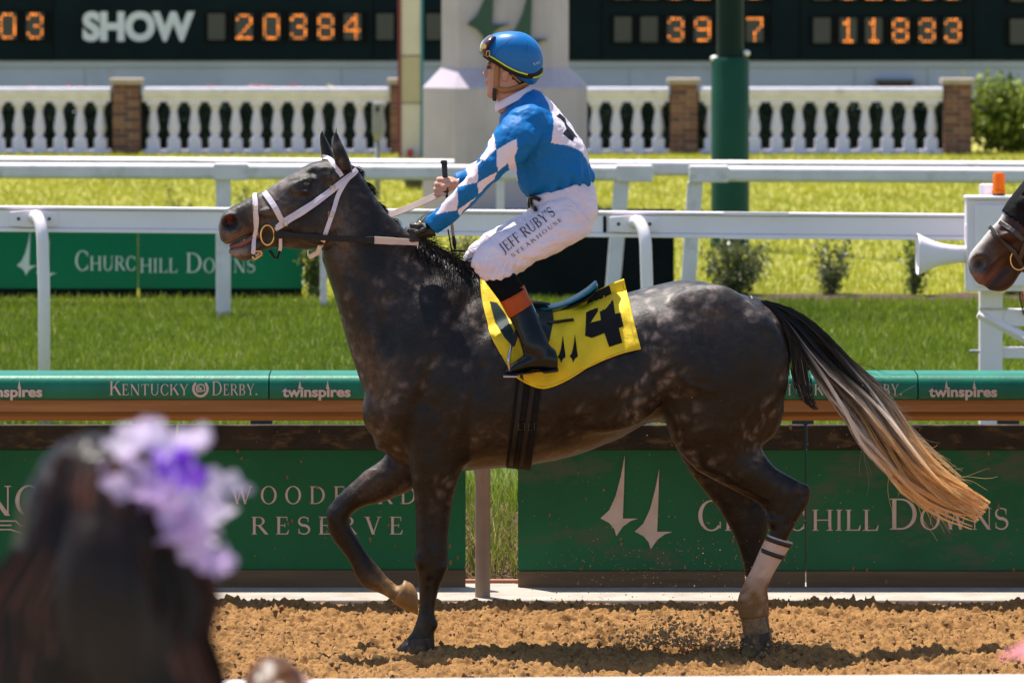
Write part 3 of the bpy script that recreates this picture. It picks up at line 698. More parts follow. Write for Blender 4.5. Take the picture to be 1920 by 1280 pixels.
c, d = TR(1131), TR(1137)
MB().sweep([(.008, -.03), (.008, -hr + .03), (.017, -hr + .03), (.017, -.03)], c, d).build('rail_gap', M_DARK, rail_e)
for px in (64, 1189, -1060, 2310):
    v = TR(px); s = tr(px)
    pl = MB(); x0, x1, zt, zb_ = v.x - 46 / s, v.x + 46 / s, v.z - .022, v.z - hr + .030; zc = (zt + zb_) / 2; h2 = (zt - zb_) / 2
    pl.prism([(x0, zc - h2 * .8), (v.x - .05, zc - h2), (v.x + .05, zc - h2), (x1, zc - h2 * .8), (x1, zc + h2 * .8), (v.x + .05, zc + h2), (v.x - .05, zc + h2), (x0, zc + h2 * .8)], v.y - .012, v.y + .0155)
    pb = pl.build('clamp_plate', ALU, rail_e, bevel=.004)
    for k in (-.095, .095):
        MB().lathe([(.011, -.016), (.011, -.0125)], (v.x + k, v.y, zc), 10, 'Y').build('screw', M_DK, pb)
    pts = [Vector((v.x, v.y - .01, zc + .005))]
    for i in range(11):
        a = R(90 * i / 10); pts.append(Vector((v.x + .012 + .055 * math.sin(a), v.y - .05 - .12 * math.sin(a), zc + .02 - .17 * (1 - math.cos(a)))))
    pts.append(Vector((v.x + .075, v.y - .17, zc - .4))); pts.append(Vector((v.x + .078, v.y - .17, -.02)))
    MB().tube(pts, .0375, 16).build('gooseneck_post', ALU, rail_e, smooth=True)

# ---------------------------------------------------------------- equipment post: cabinet, horn loudspeaker, beacon
SE = 316.; YE = FPX / SE
def E(px, py): return PS(px, py, SE)
ep = empty('equipment_post', (E(1859, 0).x, YE, 0)); tag(ep, 'white square post with struts carrying the equipment cabinet', 'post')
p, q = E(1838, 0), E(1880, 358)
MB().box(p.x, q.x, YE, YE + .13, -.02, q.z - .12).build('post', ALU, ep, bevel=.004)
MB().lathe([(.068, E(0, 400).z), (.068, E(0, 347).z), (.058, E(0, 346).z)], ((p.x + q.x) / 2, YE + .07, 0), 20).build('pipe_top', ALU, ep, auto=40)
MB().box(q.x + .001, q.x + .9, YE + .02, YE + .10, E(0, 612).z, E(0, 580).z).build('arm', ALU, ep, bevel=.003)
MB().box(q.x + .001, q.x + .9, YE + .02, YE + .10, E(0, 672).z, E(0, 652).z).build('arm', ALU, ep, bevel=.003)
u = E(1834, 588); MB().tube([u, E(1960, 655)], .028, 4).build('diagonal_channel', ALU, ep)
MB().tube([E(1880, 606) + Vector((0, .05, 0)), E(1990, 668) + Vector((0, .05, 0))], .02, 4).build('diagonal_channel', ALU, ep)
MB().box(p.x - .004, q.x + .03, YE - .006, YE - .001, E(0, 581).z, E(0, 577).z).build('clamp_band', STEEL, ep)
MB().lathe([(.012, -.06), (.012, .0)], (p.x - .001, YE + .05, E(0, 660).z), 8, 'X').build('bolt', STEEL, ep)
M_RED = mat('red_cable', (.5, .02, .02), None, 6, .4)
for px, m in ((1916, BLACK), (1921, M_RED)):
    MB().tube([E(px - 6, 535), E(px - 3, 560), E(px + 4, 590)], .006, 6).build('cable', m, ep, smooth=True)
cb = empty('equipment_cabinet', (E(1850, 0).x, YE - .1, E(0, 545).z)); tag(cb, 'white equipment cabinet on the post behind the bay horse', 'cabinet')
p, q = E(1808, 543), E(1915, 372)
MB().box(p.x, q.x, YE - .16, YE - .002, p.z, q.z).build('housing', ALU, cb, bevel=.008)
MB().box(p.x + .05, q.x + .01, YE - .185, YE - .1605, p.z + .03, q.z - .03).build('door', ALU, cb, bevel=.008)
MB().box(p.x - .006, q.x + .012, YE - .19, YE, q.z + .001, q.z + .02).build('roof', ALU, cb, bevel=.005)
for i in range(7): MB().box(p.x - .004, p.x + .012, YE - .14, YE - .04, E(0, 452 - i * 5).z, E(0, 449 - i * 5).z).build('vent', ALU, cb)
hs_ = empty('horn_loudspeaker', (E(1765, 475).x, YE - .12, E(0, 475).z)); tag(hs_, 'white flared horn loudspeaker pointing left from the cabinet', 'loudspeaker')
mb = MB(); yc_ = YE - .10
for px, hp, dp in ((1812, 15, 15), (1790, 16, 17), (1775, 18, 20), (1760, 21, 26), (1745, 26, 33), (1732, 32, 40), (1722, 37, 46), (1718, 39, 48)):
    x = E(px, 0).x; hz, hy = hp / SE, dp / SE
    for k in range(20):
        a = 2 * math.pi * k / 20; ca, sa = math.cos(a), math.sin(a); f = (abs(ca) ** 4 + abs(sa) ** 4) ** -.25
        mb.v.append((x, yc_ + hy * ca * f, E(0, 475).z + hz * sa * f))
mb.f += [(r * 20 + k, r * 20 + (k + 1) % 20, r * 20 + 20 + (k + 1) % 20, r * 20 + 20 + k) for r in range(7) for k in range(20)]
o = mb.build('horn', ALU, hs_, smooth=True); sm = o.modifiers.new('s', 'SOLIDIFY'); sm.thickness = .006
MB().lathe([(.05, 0), (.05, .1)], (E(1808, 0).x - .04, yc_, E(0, 475).z), 14, 'X').build('driver', ALU, hs_, auto=40)
bc = empty('warning_beacon', (E(1870, 0).x, YE - .1, E(0, 378).z)); tag(bc, 'amber warning beacon on top of the equipment cabinet', 'beacon')
M_AMB = mat('amber_lens', (.95, .34, .008), (.85, .26, .005), 40, .2, trans=.55, bump=.3, stretch=(1, 1, .1))
x = E(1870, 0).x; zz = lambda y: E(0, y).z
MB().lathe([(.033, zz(378)), (.037, zz(363)), (.037, zz(361))], (x, YE - .1, 0), 18).build('base', M_DK, bc, auto=40)
MB().lathe([(.042, zz(361)), (.042, zz(356)), (.037, zz(355)), (.036, zz(327)), (.030, zz(323)), (.012, zz(322))], (x, YE - .1, 0), 20).build('lens', M_AMB, bc, auto=40)
MB().box(x - .012, x + .02, YE - .1395, YE - .138, zz(374), zz(366)).build('sticker', mat('yellow_sticker', (.8, .6, .05), None, 4, .5), bc)

# ---------------------------------------------------------------- inner dirt rail with green padded cap
def rs(px): return 420.5
def IR(px, py): return PS(px, py, 420.5)
YI = FPX / 420.5
M_PAD = mat('rail_pad_green', (.006, .17, .105), (.005, .135, .082), 6, .42, spec=.3, bump=.25, bscale=45, bdist=.004, stain=((.16, .10, .06), 16, .68, .78))
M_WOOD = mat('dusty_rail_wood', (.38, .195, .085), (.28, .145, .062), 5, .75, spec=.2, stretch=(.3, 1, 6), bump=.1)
M_WOOD2 = mat('lower_rail_wood', (.32, .15, .045), (.24, .11, .032), 5, .75, spec=.2, stretch=(.3, 1, 6), bump=.1)  # darker, more orange wood of the lower beam
ir = empty('inner_rail', (0, YI, 0)); tag(ir, 'green padded inner track rail with brown underside right behind the horse', 'rail')
zt, zm_, zl, zbt = IR(0, 702).z, IR(0, 749).z, IR(0, 772).z, IR(0, 790).z
x_seams = [-800, -60, 505, 1096, 1720, 2330, 2900]
cap = [(.0, zm_ + .001), (-.035, zm_ + .01), (-.045, zm_ + .035), (-.04, zt - .03), (-.025, zt - .008), (.0, zt), (.2, zt + .004), (.24, zt - .02), (.24, zm_ + .001)]
for i in range(len(x_seams) - 1):
    p, q = IR(x_seams[i] + 1.2, 0), IR(x_seams[i + 1] - 1.2, 0)
    MB().sweep(cap, (p.x, YI, 0), (q.x, YI, 0)).build('padded_cap', M_PAD, ir, auto=50)
p, q = IR(-800, 0), IR(2900, 0)
MB().box(p.x, q.x, YI + .004, YI + .22, zl, zm_).build('fascia_board', M_WOOD, ir, bevel=.004)
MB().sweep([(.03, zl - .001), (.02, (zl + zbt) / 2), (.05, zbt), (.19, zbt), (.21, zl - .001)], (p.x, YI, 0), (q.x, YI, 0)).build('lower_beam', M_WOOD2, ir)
M_TLET = mat('rail_lettering', (.62, .50, .44), (.56, .45, .39), 9, .6)
yl = YI - .0452
def face(px, py): v = IR(px, py); v.y = yl - .0; return v
def rail_words(x0):
    w_, pl = text_polys('Kentucky', 26, gap=.06, small=.80); kx = 150 / w_
    flat_letters('letter', pl, lambda a, b: face(x0 + a * kx, 739 - b), M_TLET, ir)
    w_, pl = text_polys('Derby.', 26, gap=.06, small=.80); kx = 88 / w_
    flat_letters('letter', pl, lambda a, b: face(x0 + 192 + a * kx, 739 - b), M_TLET, ir)
    # horseshoe and rose
    mb = MB(); cx, cy = x0 + 171, 727
    def arcs(r0, r1, a0, a1, n=18):
        for i in range(n):
            t0, t1 = R(a0 + (a1 - a0) * i / n), R(a0 + (a1 - a0) * (i + 1) / n)
            mb.add([face(cx + r * math.cos(t), cy + r * 1.05 * math.sin(t)) + Vector((0, -.003, 0)) for r, t in ((r0, t0), (r1, t0), (r1, t1), (r0, t1))], [(0, 1, 2, 3)])
    arcs(11, 15.5, -50, 230); arcs(0, 2.5, 0, 360, 10); arcs(4, 6, 20, 250, 12); arcs(7, 9, 120, 400, 14)
    mb.build('horseshoe_mark', M_TLET, ir)
def tw(x0):
    sans('lettering', 'twinspires', .062, M_TLET, ir, face(x0, 741.5) + Vector((0, -.004, 0)), bold=.0021, width=128 / 420.5)
    for px in (x0 + 33, x0 + 85):
        mb = MB(); mb.add([face(px - 3, 727) + Vector((0, -.005, 0)), face(px + 3, 727) + Vector((0, -.005, 0)), face(px, 711) + Vector((0, -.005, 0))], [(0, 1, 2)]); mb.build('spire_mark', M_TLET, ir)
rail_words(206); rail_words(-400); rail_words(1412); rail_words(2010)
tw(530); tw(-47); tw(1740); tw(2340)
M_POST = mat('dusty_post', (.30, .20, .13), (.25, .165, .105), 8, .6, stain=((.16, .12, .10), 5, .55, .75, (1, 1, .3)))
v = PS(905, 1129, 418); MB().lathe([(.034, -.02), (.034, zbt + .02)], (v.x, v.y, 0), 20).build('post', M_POST, ir, auto=40)
for px in (270, 490, -420, 1395, 1505, 1890, 2380):
    v = PS(px, 1100, 405); MB().box(v.x - .05, v.x + .05, v.y - .02, v.y + .03, 0, zbt).build('bracket', M_DK, ir)
# ---------------------------------------------------------------- barrier boards under the rail
SBR = 411.5; YBR = FPX / SBR
def K(px, py): return PS(px, py, SBR)
M_BGREEN = mat('barrier_green', (.009, .112, .040), (.007, .086, .032), 2, .55, stain=((.15, .095, .05), 7, .64, .76, (1, 1, 1.4)), bump=.06, spec=.2)
M_BGREEN2 = mat('barrier_green_muddy', (.010, .115, .042), (.008, .092, .036), 2, .5, stain=((.060, .088, .048), 3.2, .52, .64, (1, 1, 2.2)), bump=.06, spec=.25)
M_RUBBER = mat('dark_top_board', (.045, .034, .025), (.028, .022, .016), 5, .8, stain=((.11, .07, .035), 8, .52, .66, (1, 1, 3)), bump=.35, bscale=25, bdist=.012, spec=.15)
M_BBASE = mat('dusty_base_board', (.17, .11, .065), (.12, .078, .048), 4, .85, spec=.15, stretch=(.4, 1, 5), bump=.2)
M_BLET = mat('barrier_lettering', (.56, .42, .35), (.48, .35, .28), 12, .65, stain=((.22, .14, .08), 30, .66, .74))
M_MUD = mat('dried_mud', (.24, .13, .055), (.15, .08, .035), 30, .95)
boards = [(-560, 330.5, 'leftmost barrier board with wide serif lettering, behind the spectator\'s dark hair', 1), (333.5, 873, 'barrier board with two lines of spaced lettering behind the raised foreleg', 0),
          (971, 1509.5, 'barrier board with the twin steeple emblem under the horse\'s belly', 0), (1512.5, 2080, 'barrier board behind the tail, right of the narrow seam', 0)]
for i, (x0, x1, lab, _) in enumerate(boards):
    p, q = K(x0, 1110), K(x1, 796)
    e = empty('barrier_board', ((p.x + q.x) / 2, YBR, .02)); tag(e, lab, 'barrier', 'barrier boards under the inner rail')
    z0 = .022; z1 = K(0, 1068).z if i < 2 else K(0, 1070).z; z2 = K(0, 842).z; z3 = q.z
    MB().box(p.x, q.x, YBR, YBR + .03, z1 + .002, z2 - .002).build('green_panel', M_BGREEN if i < 2 else M_BGREEN2, e, bevel=.002)
    MB().box(p.x + .003, q.x - .003, YBR - .012, YBR + .035, z2, z3).build('top_board', M_RUBBER, e, bevel=.006)
    MB().box(p.x, q.x, YBR - .01, YBR + .035, z0, z1).build('base_board', M_BBASE, e, bevel=.003)
    sp = MB(); rs_ = random.Random(i)
    for _ in range(190):
        zz_ = z0 + (z3 - z0) * rs_.random() ** 1.3; xx_ = rs_.uniform(p.x, q.x); r_ = .0012 + .0075 * rs_.random() ** 5; kk = rs_.randint(5, 8); st_ = rs_.uniform(1, 2.2)
        sp.add([(xx_ + r_ * math.cos(6.283 * t / kk) * rs_.uniform(.6, 1.2), YBR - (.0145 if zz_ > z2 - .01 or zz_ < z1 + .01 else .0055), zz_ + r_ * st_ * math.sin(6.283 * t / kk) * rs_.uniform(.6, 1.2)) for t in range(kk)], [tuple(range(kk))])
    sp.build('mud_specks', M_MUD, e)['kind'] = 'stuff'
    fn = lambda ox, oy, kx: (lambda a, b: Vector((K(ox + a * kx, 0).x, YBR, K(0, oy - b).z)))
    if i == 0:
        w_, pl = text_polys('NGLI', 56, gap=.02, squeeze=1.0); kx = 1.05
        T_sv = T_
        flat_letters('letter', pl, fn(-36, 966, kx), M_BLET, e)
        mb = MB()
        for (a0, b0, a1, b1) in ((-40, 976, 30, 976), (-40, 984, 22, 984), (30, 976, 40, 986), (40, 986, 56, 976), (56, 976, 74, 976), (-40, 992, 20, 992), (20, 992, 44, 1000), (46, 986, 76, 986), (46, 1016, 76, 1016), (46, 986, 46, 1016), (76, 986, 76, 1016), (46, 986, 76, 1016), (76, 986, 46, 1016)):
            d = Vector((a1 - a0, b1 - b0)).normalized(); nx, ny = -d.y * 1.4, d.x * 1.4
            mb.add([Vector((K(a0 + nx, 0).x, YBR - .003 - .0004 * (len(mb.f) % 5), K(0, b0 + ny).z)), Vector((K(a1 + nx, 0).x, YBR - .003 - .0004 * (len(mb.f) % 5), K(0, b1 + ny).z)),
                    Vector((K(a1 - nx, 0).x, YBR - .003 - .0004 * (len(mb.f) % 5), K(0, b1 - ny).z)), Vector((K(a0 - nx, 0).x, YBR - .003 - .0004 * (len(mb.f) % 5), K(0, b0 - ny).z))], [(0, 1, 2, 3)])
        mb.build('line_mark', M_BLET, e)
    if i == 1:
        w_, pl = text_polys('Woodford', 33, gap=.42, small=1.0); kx = (795 - 431) / w_
        flat_letters('letter', pl, fn(431, 944, kx), M_BLET, e)
        w_, pl = text_polys('Reserve', 33, gap=.36, small=1.0); kx = (770 - 470) / w_
        flat_letters('letter', pl, fn(470, 1001, kx), M_BLET, e)
    if i == 2:
        for poly in spires(176):
            MB().prism([(K(1171.5 + x, 0).x, K(0, 853 + y).z) for x, y in poly], YBR - .006, YBR - .0015).build('emblem', M_BLET, e)
        w_, pl = text_polys('Churc', 56, gap=.05, small=.70); kx = (1512 - 1307) / w_
        flat_letters('letter', pl, fn(1307, 994, kx), M_BLET, e)
    if i == 3:
        w_, pl = text_polys('hill', 56, gap=.05, small=.70); kx = (1650 - 1521) / w_
        flat_letters('letter', pl, fn(1521, 994, kx), M_BLET, e)
        w_, pl = text_polys('Downs', 58, gap=.03, small=.70); kx = (1893 - 1666) / w_
        flat_letters('letter', pl, fn(1666, 992, kx), M_BLET, e)
# concrete kerb the boards stand on
mb = MB(); N = 90; y0, y1 = 24.83, 25.34
for i in range(N):
    x0 = -8 + 16 * i / N; x1 = -8 + 16 * (i + 1) / N
mb.box(-40, 40, 24.645, 25.36, -.05, .022)
tag(mb.build('concrete_kerb', CONC, bevel=.008), kind='structure')
M_HOSE = mat('orange_hose', (.42, .13, .06), None, 6, .5)
pts = [PS(px, 1080 + 3 * math.sin(px * .03) - (px - 880) * .03, 405) for px in range(860, 1000, 12)]
hz = MB().tube([Vector((q.x, 25.31, .032)) for q in pts], .009, 8).build('hose', M_HOSE, smooth=True); tag(hz, 'thin orange hose on the kerb in the gap between boards', 'hose')
# ---------------------------------------------------------------- horses
YHZ = 23.0
def catmull(A, sub):
    A = np.asarray(A, float); n = len(A); out = []
    for i in range(n - 1):
        p0, p1, p2, p3 = A[max(i - 1, 0)], A[i], A[i + 1], A[min(i + 2, n - 1)]
        for k in range(sub):
            t = k / sub
            out.append(.5 * (2 * p1 + (p2 - p0) * t + (2 * p0 - 5 * p1 + 4 * p2 - p3) * t * t + (3 * p1 - p0 - 3 * p2 + p3) * t ** 3))
    out.append(A[-1]); return np.array(out)
def loft(mb, st, n=22, sub=4, e=2.0, xf=None, yb=None):
    """stations (ax, ay, bx, by, half depth[, centre depth[, top narrowing]]) -> closed tube; a and b are outline points in the photo"""
    yb = YHZ if yb is None else yb
    rows = []
    for s in st:
        ax, ay, bx, by, hw = s[:5]; yc = s[5] if len(s) > 5 else 0; k = s[6] if len(s) > 6 else 0
        if xf: ax, ay = xf(ax, ay); bx, by = xf(bx, by)
        a, b = P(ax, ay, yb + yc), P(bx, by, yb + yc)
        rows.append([a.x, a.z, b.x, b.z, hw, yb + yc, k])
    rows = catmull(rows, sub); m = len(rows); vs = []
    for ax, az, bx, bz, hw, y, k in rows:
        hw = max(hw, .002)
        for j in range(n):
            th = 2 * math.pi * j / n; c, s_ = math.cos(th), math.sin(th)
            if e != 2.0: c = math.copysign(abs(c) ** (2 / e), c); s_ = math.copysign(abs(s_) ** (2 / e), s_)
            vs.append(((ax + bx) / 2 + (ax - bx) / 2 * c, y + hw * (1 - k * c) * s_, (az + bz) / 2 + (az - bz) / 2 * c))
    fs = [(i * n + j, i * n + (j + 1) % n, (i + 1) * n + (j + 1) % n, (i + 1) * n + j) for i in range(m - 1) for j in range(n)]
    fs += [tuple(range(n))[::-1], tuple((m - 1) * n + j for j in range(n))]
    mb.add(vs, fs)
def blob(mb, px, py, rx, ry, ry_depth, yc, yb=None):
    yb = YHZ if yb is None else yb
    c = P(px, py, yb + yc); s = FPX / (yb + yc); mb.ell(c, (rx / s, ry_depth, ry / s), 16, 10)
def fuse(name, mb, voxel, smooth=6, m=None, parent=None, factor=.5):
    me = mb.mesh(name); o = bpy.data.objects.new(name, me); COL.objects.link(o)
    r = o.modifiers.new('r', 'REMESH'); r.mode = 'VOXEL'; r.voxel_size = voxel
    if smooth:
        s = o.modifiers.new('s', 'SMOOTH'); s.iterations = smooth; s.factor = factor
    dg = bpy.context.evaluated_depsgraph_get(); dg.update(); new = bpy.data.meshes.new_from_object(o.evaluated_get(dg))
    bpy.data.objects.remove(o)
    return link(name, new, m, parent, smooth=True)
def coords(me):
    co = np.empty(len(me.vertices) * 3, np.float32); me.vertices.foreach_get('co', co); return co.reshape(-1, 3)
def normals(me):
    co = np.empty(len(me.vertices) * 3, np.float32); me.vertices.foreach_get('normal', co); return co.reshape(-1, 3)
def setco(me, co): me.vertices.foreach_set('co', np.asarray(co, np.float32).ravel()); me.update()
def pix(co):
    s = FPX / co[:, 1]; return 960 + co[:, 0] * s, YH + (HCAM - co[:, 2]) * s
def bvh_of(me): return BVHTree.FromPolygons([v.co[:] for v in me.vertices], [p.vertices[:] for p in me.polygons])
def inpoly(px, py, poly):
    r = np.zeros(len(px), bool); n = len(poly); j = n - 1
    for i in range(n):
        xi, yi = poly[i]; xj, yj = poly[j]
        c = ((yi > py) != (yj > py)) & (px < (xj - xi) * (py - yi) / ((yj - yi) + 1e-9) + xi); r ^= c; j = i
    return r
def sst(x, a, b): t = np.clip((x - a) / (b - a), 0, 1); return t * t * (3 - 2 * t)
ident = lambda x, y: (x, y)

TRUNK = [(694, 715, 692, 790, .08), (712, 620, 702, 825, .16), (755, 530, 735, 862, .215), (815, 498, 795, 880, .24), (880, 508, 858, 883, .265, 0, .32), (935, 530, 920, 878, .285, 0, .3),
         (1000, 566, 985, 874, .305, 0, .15), (1060, 575, 1050, 861, .31), (1120, 566, 1110, 843, .31), (1175, 549, 1168, 819, .29), (1228, 534, 1222, 792, .275), (1284, 523, 1275, 800, .275, 0, .12),
         (1330, 529, 1325, 812, .275, 0, .18), (1378, 545, 1375, 815, .26, 0, .22), (1424, 562, 1420, 808, .225, 0, .2), (1459, 588, 1450, 775, .165), (1482, 632, 1480, 712, .09)]
NECK = [(905, 520, 705, 850, .235, 0, .2), (870, 500, 688, 770, .215, 0, .3), (825, 474, 668, 695, .175, 0, .35), (775, 440, 645, 622, .14, 0, .35), (728, 398, 624, 553, .115, 0, .3), (695, 350, 610, 508, .102, 0, .25), (672, 316, 603, 478, .09, 0, .2), (645, 303, 612, 440, .078, 0, .1)]
HEAD = [(660, 312, 648, 425, .07), (636, 299, 628, 448, .082), (610, 299, 603, 464, .092), (585, 305, 578, 468, .098), (558, 318, 553, 468, .1), (530, 334, 526, 464, .092, 0, -.05), (502, 354, 500, 452, .075, 0, -.1), (476, 366, 477, 440, .062), (452, 379, 457, 446, .056), (430, 390, 438, 455, .06), (416, 402, 425, 459, .056), (409, 424, 414, 452, .036)]
JAW = [(530, 428, 528, 465, .06), (497, 438, 497, 469, .048), (477, 445, 476, 484, .042), (456, 456, 456, 489, .042), (438, 464, 441, 483, .038), (427, 467, 429, 476, .026)]
EARS = [[(632, 318, 662, 320, .026, -.055), (626, 295, 655, 298, .028, -.06), (622, 275, 646, 278, .022, -.062), (625, 254, 636, 256, .012, -.06), (629, 238, 631, 239, .004, -.058)],
        [(604, 312, 634, 312, .026, .055), (602, 290, 628, 294, .028, .06), (600, 270, 619, 274, .022, .062), (600, 252, 608, 254, .012, .06), (602.5, 239, 604, 240, .004, .058)]]
NFORE = [(742, 760, 888, 790, .085, -.15), (762, 850, 872, 865, .075, -.155), (769, 888, 864, 890, .068, -.15), (775, 926, 854, 922, .06, -.145), (779, 968, 846, 965, .051, -.14), (781, 1012, 840, 1010, .045, -.14), (780, 1040, 840, 1038, .046, -.14), (782, 1068, 838, 1067, .044, -.14), (784, 1094, 827, 1094, .035, -.14), (785, 1118, 820, 1118, .03, -.14), (784, 1146, 816, 1147, .031, -.14), (778, 1170, 817, 1168, .038, -.14), (768, 1190, 815, 1188, .04, -.14), (747, 1212, 813, 1208, .052, -.14), (738, 1232, 815, 1231, .058, -.14)]
FFORE = [(745, 780, 815, 860, .08, .15), (722, 851, 780, 912, .07, .15), (692, 875, 745, 930, .06, .15), (663, 900, 712, 942, .052, .15), (632, 928, 682, 950, .046, .15), (615, 956, 661, 962, .046, .15), (614, 986, 655, 978, .043, .15), (623, 1010, 664, 998, .036, .15), (640, 1032, 676, 1017, .03, .15), (656, 1056, 692, 1040, .029, .15), (667, 1080, 711, 1062, .033, .15), (682, 1100, 724, 1078, .037, .15), (702, 1108, 737, 1090, .033, .15), (722, 1117, 750, 1098, .034, .15), (740, 1130, 760, 1088, .045, .15), (764, 1143, 774, 1096, .05, .15), (783, 1151, 782, 1114, .042, .15)]
NHIND = [(1270, 660, 1480, 680, .11, -.15), (1246, 745, 1476, 740, .115, -.15), (1247, 798, 1452, 798, .105, -.145), (1262, 836, 1430, 828, .088, -.14), (1298, 876, 1437, 850, .072, -.14), (1345, 903, 1460, 878, .058, -.14), (1392, 928, 1490, 896, .046, -.14), (1424, 946, 1516, 912, .041, -.14), (1442, 970, 1519, 936, .04, -.14), (1443, 994, 1501, 968, .036, -.14), (1437, 1012, 1482, 1003, .032, -.14), (1424, 1038, 1465, 1036, .03, -.14), (1410, 1066, 1449, 1068, .031, -.14), (1396, 1094, 1438, 1098, .034, -.14), (1387, 1120, 1434, 1122, .038, -.14), (1386, 1146, 1431, 1143, .035, -.14), (1389, 1168, 1436, 1161, .036, -.14), (1391, 1186, 1441, 1180, .046, -.14), (1386, 1232, 1446, 1232, .058, -.14)]
FHIND = [(1258, 740, 1445, 750, .11, .15), (1264, 836, 1422, 836, .09, .14), (1292, 883, 1410, 878, .07, .13), (1320, 922, 1416, 912, .056, .12), (1348, 958, 1430, 942, .044, .12), (1366, 986, 1442, 972, .041, .12), (1381, 1016, 1437, 1010, .035, .12), (1393, 1052, 1431, 1050, .03, .12), (1398, 1090, 1435, 1090, .031, .12), (1396, 1124, 1440, 1124, .037, .12), (1400, 1152, 1441, 1152, .035, .12), (1398, 1176, 1444, 1174, .045, .12), (1394, 1216, 1448, 1216, .057, .12)]

def horse_body(name, parent, m, hx=ident, bx=ident, yb=YHZ, voxel=.0088, bay=False):
    mb = MB()
    lf = lambda st, xf, **k: loft(mb, st, xf=xf, yb=yb, **k)
    lf(TRUNK, bx, n=32); lf(NECK, bx, n=26) if hx is ident else lf([tuple(hx(*s[:2]) + hx(*s[2:4]) if i > 4 else bx(*s[:2]) + bx(*s[2:4])) + tuple(s[4:]) for i, s in enumerate(NECK)], ident, n=26)
    lf(HEAD, hx, e=2.3); lf([(a, b - 7 * bay, c, d - 5 * bay, h_) for a, b, c, d, h_ in JAW], hx)
    for e_ in EARS: lf(e_, hx, n=14)
    for L_ in (NFORE, FFORE, NHIND, FHIND): lf(L_, bx, n=18)
    def bl(xf, px, py, rx, ry, d, yc): q = xf(px, py); blob(mb, q[0], q[1], rx, ry, d, yc, yb)
    for sgn in (-1, 1):
        for px, py, rx, ry, d, yc in ((800, 705, 72, 105, .09, .13), (770, 760, 66, 80, .10, .132), (850, 790, 60, 90, .07, .18), (1375, 690, 110, 130, .085, .18), (1300, 755, 62, 76, .10, .15), (1330, 610, 95, 80, .08, .165), (1420, 760, 52, 76, .09, .125), (1130, 720, 120, 95, .09, .225), (985, 720, 110, 120, .08, .225)):
            bl(bx, px, py, rx, ry, d, yc * sgn)
        for px, py, rx, ry, d, yc in ((592, 412, 48, 50, .03, .082), (566, 352, 26, 15, .022, .088), (520, 398, 42, 9, .014, .084), (436, 420, 20, 22, .02, .045), (612, 330, 24, 20, .03, .062)):
            bl(hx, px, py, rx, ry, d, yc * sgn)
    for a_ in ((790, 1050, 14, 24, .045, -.14), (830, 1060, 10, 14, .035, -.14), (812, 1170, 10, 11, .03, -.14), (1508, 920, 13, 15, .03, -.14), (1450, 975, 14, 18, .04, -.14), (1424, 1135, 12, 12, .03, -.14), (1394, 1128, 10, 14, .034, -.14), (625, 965, 14, 22, .044, .15), (712, 1082, 12, 12, .03, .15)): bl(bx, *a_)
    bl(bx, 706, 768, 28, 52, .08, -.08); bl(bx, 706, 768, 28, 52, .08, .08)
    o = fuse(name, mb, voxel, 3, m, parent)
    me = o.data; co = coords(me); px, py = pix(co); ih = getattr(hx, 'inv', ident); ib = getattr(bx, 'inv', ident)
    qx, qy = ib(px, py); ux, uy = ih(px, py)
    wt = np.where((qy < 880) & (qx > 600), 1., 0.) * np.where((ux < 668) & (uy < 490), 0., 1.); sel = wt > 0
    E_ = np.empty(len(me.edges) * 2, np.int32); me.edges.foreach_get('vertices', E_); E_ = E_.reshape(-1, 2)
    deg = np.bincount(E_.ravel(), minlength=len(co)).astype(float)[:, None]
    for _ in range(26):
        acc = np.zeros_like(co, dtype=np.float64); np.add.at(acc, E_[:, 0], co[E_[:, 1]]); np.add.at(acc, E_[:, 1], co[E_[:, 0]])
        co = np.where(sel[:, None], co * .45 + .55 * acc / np.maximum(deg, 1), co)
    setco(me, co); nr = normals(me)
    # undo placement to read photo coordinates of the model horse
    px, py = pix(co); ih = getattr(hx, 'inv', ident); ib = getattr(bx, 'inv', ident)
    qx, qy = ib(px, py); ux, uy = ih(px, py)
    # nostrils, eye hollows, muscle lines
    dn = np.exp(-(((ux - 432) / 13.5) ** 2 + ((uy - 419) / 13) ** 2) ** 1.6)
    sy = np.sign(co[:, 1] - yb); head = (ux < 470) & (uy < 445)
    co[:, 1] -= np.where(head, sy * .040 * dn, 0)
    rim = np.exp(-((np.hypot((ux - 432) / 18., (uy - 419) / 17) - 1) / .2) ** 2); co[:, 1] += np.where(head, sy * .006 * rim, 0)
    hd = (ux < 680) & (uy < 470)
    for ex, ey, rx, ry, a in ((573, 347, 11, 8, -.013), (572, 334, 17, 5, .006), (574, 360, 16, 4, .004), (505, 388, 40, 7, .004), (520, 408, 46, 6, -.004), (590, 325, 11, 9, -.010), (611, 320, 9, 8, -.006), (480, 425, 18, 8, -.004), (605, 405, 4, 46, -.0)):
        co[:, 1] += np.where(hd, sy * 1.7 * a * np.exp(-(((ux - ex) / rx) ** 2 + ((uy - ey) / ry) ** 2)), 0)
    def groove(pts, wpx, dep, x_, y_):
        d = np.full(len(co), 1e9)
        for (a, b), (c, e_) in zip(pts[:-1], pts[1:]):
            vx, vy = c - a, e_ - b; t = np.clip(((x_ - a) * vx + (y_ - b) * vy) / (vx * vx + vy * vy), 0, 1)
            d = np.minimum(d, np.hypot(x_ - a - t * vx, y_ - b - t * vy))
        return dep * np.exp(-(d / wpx) ** 2)
    g = 0
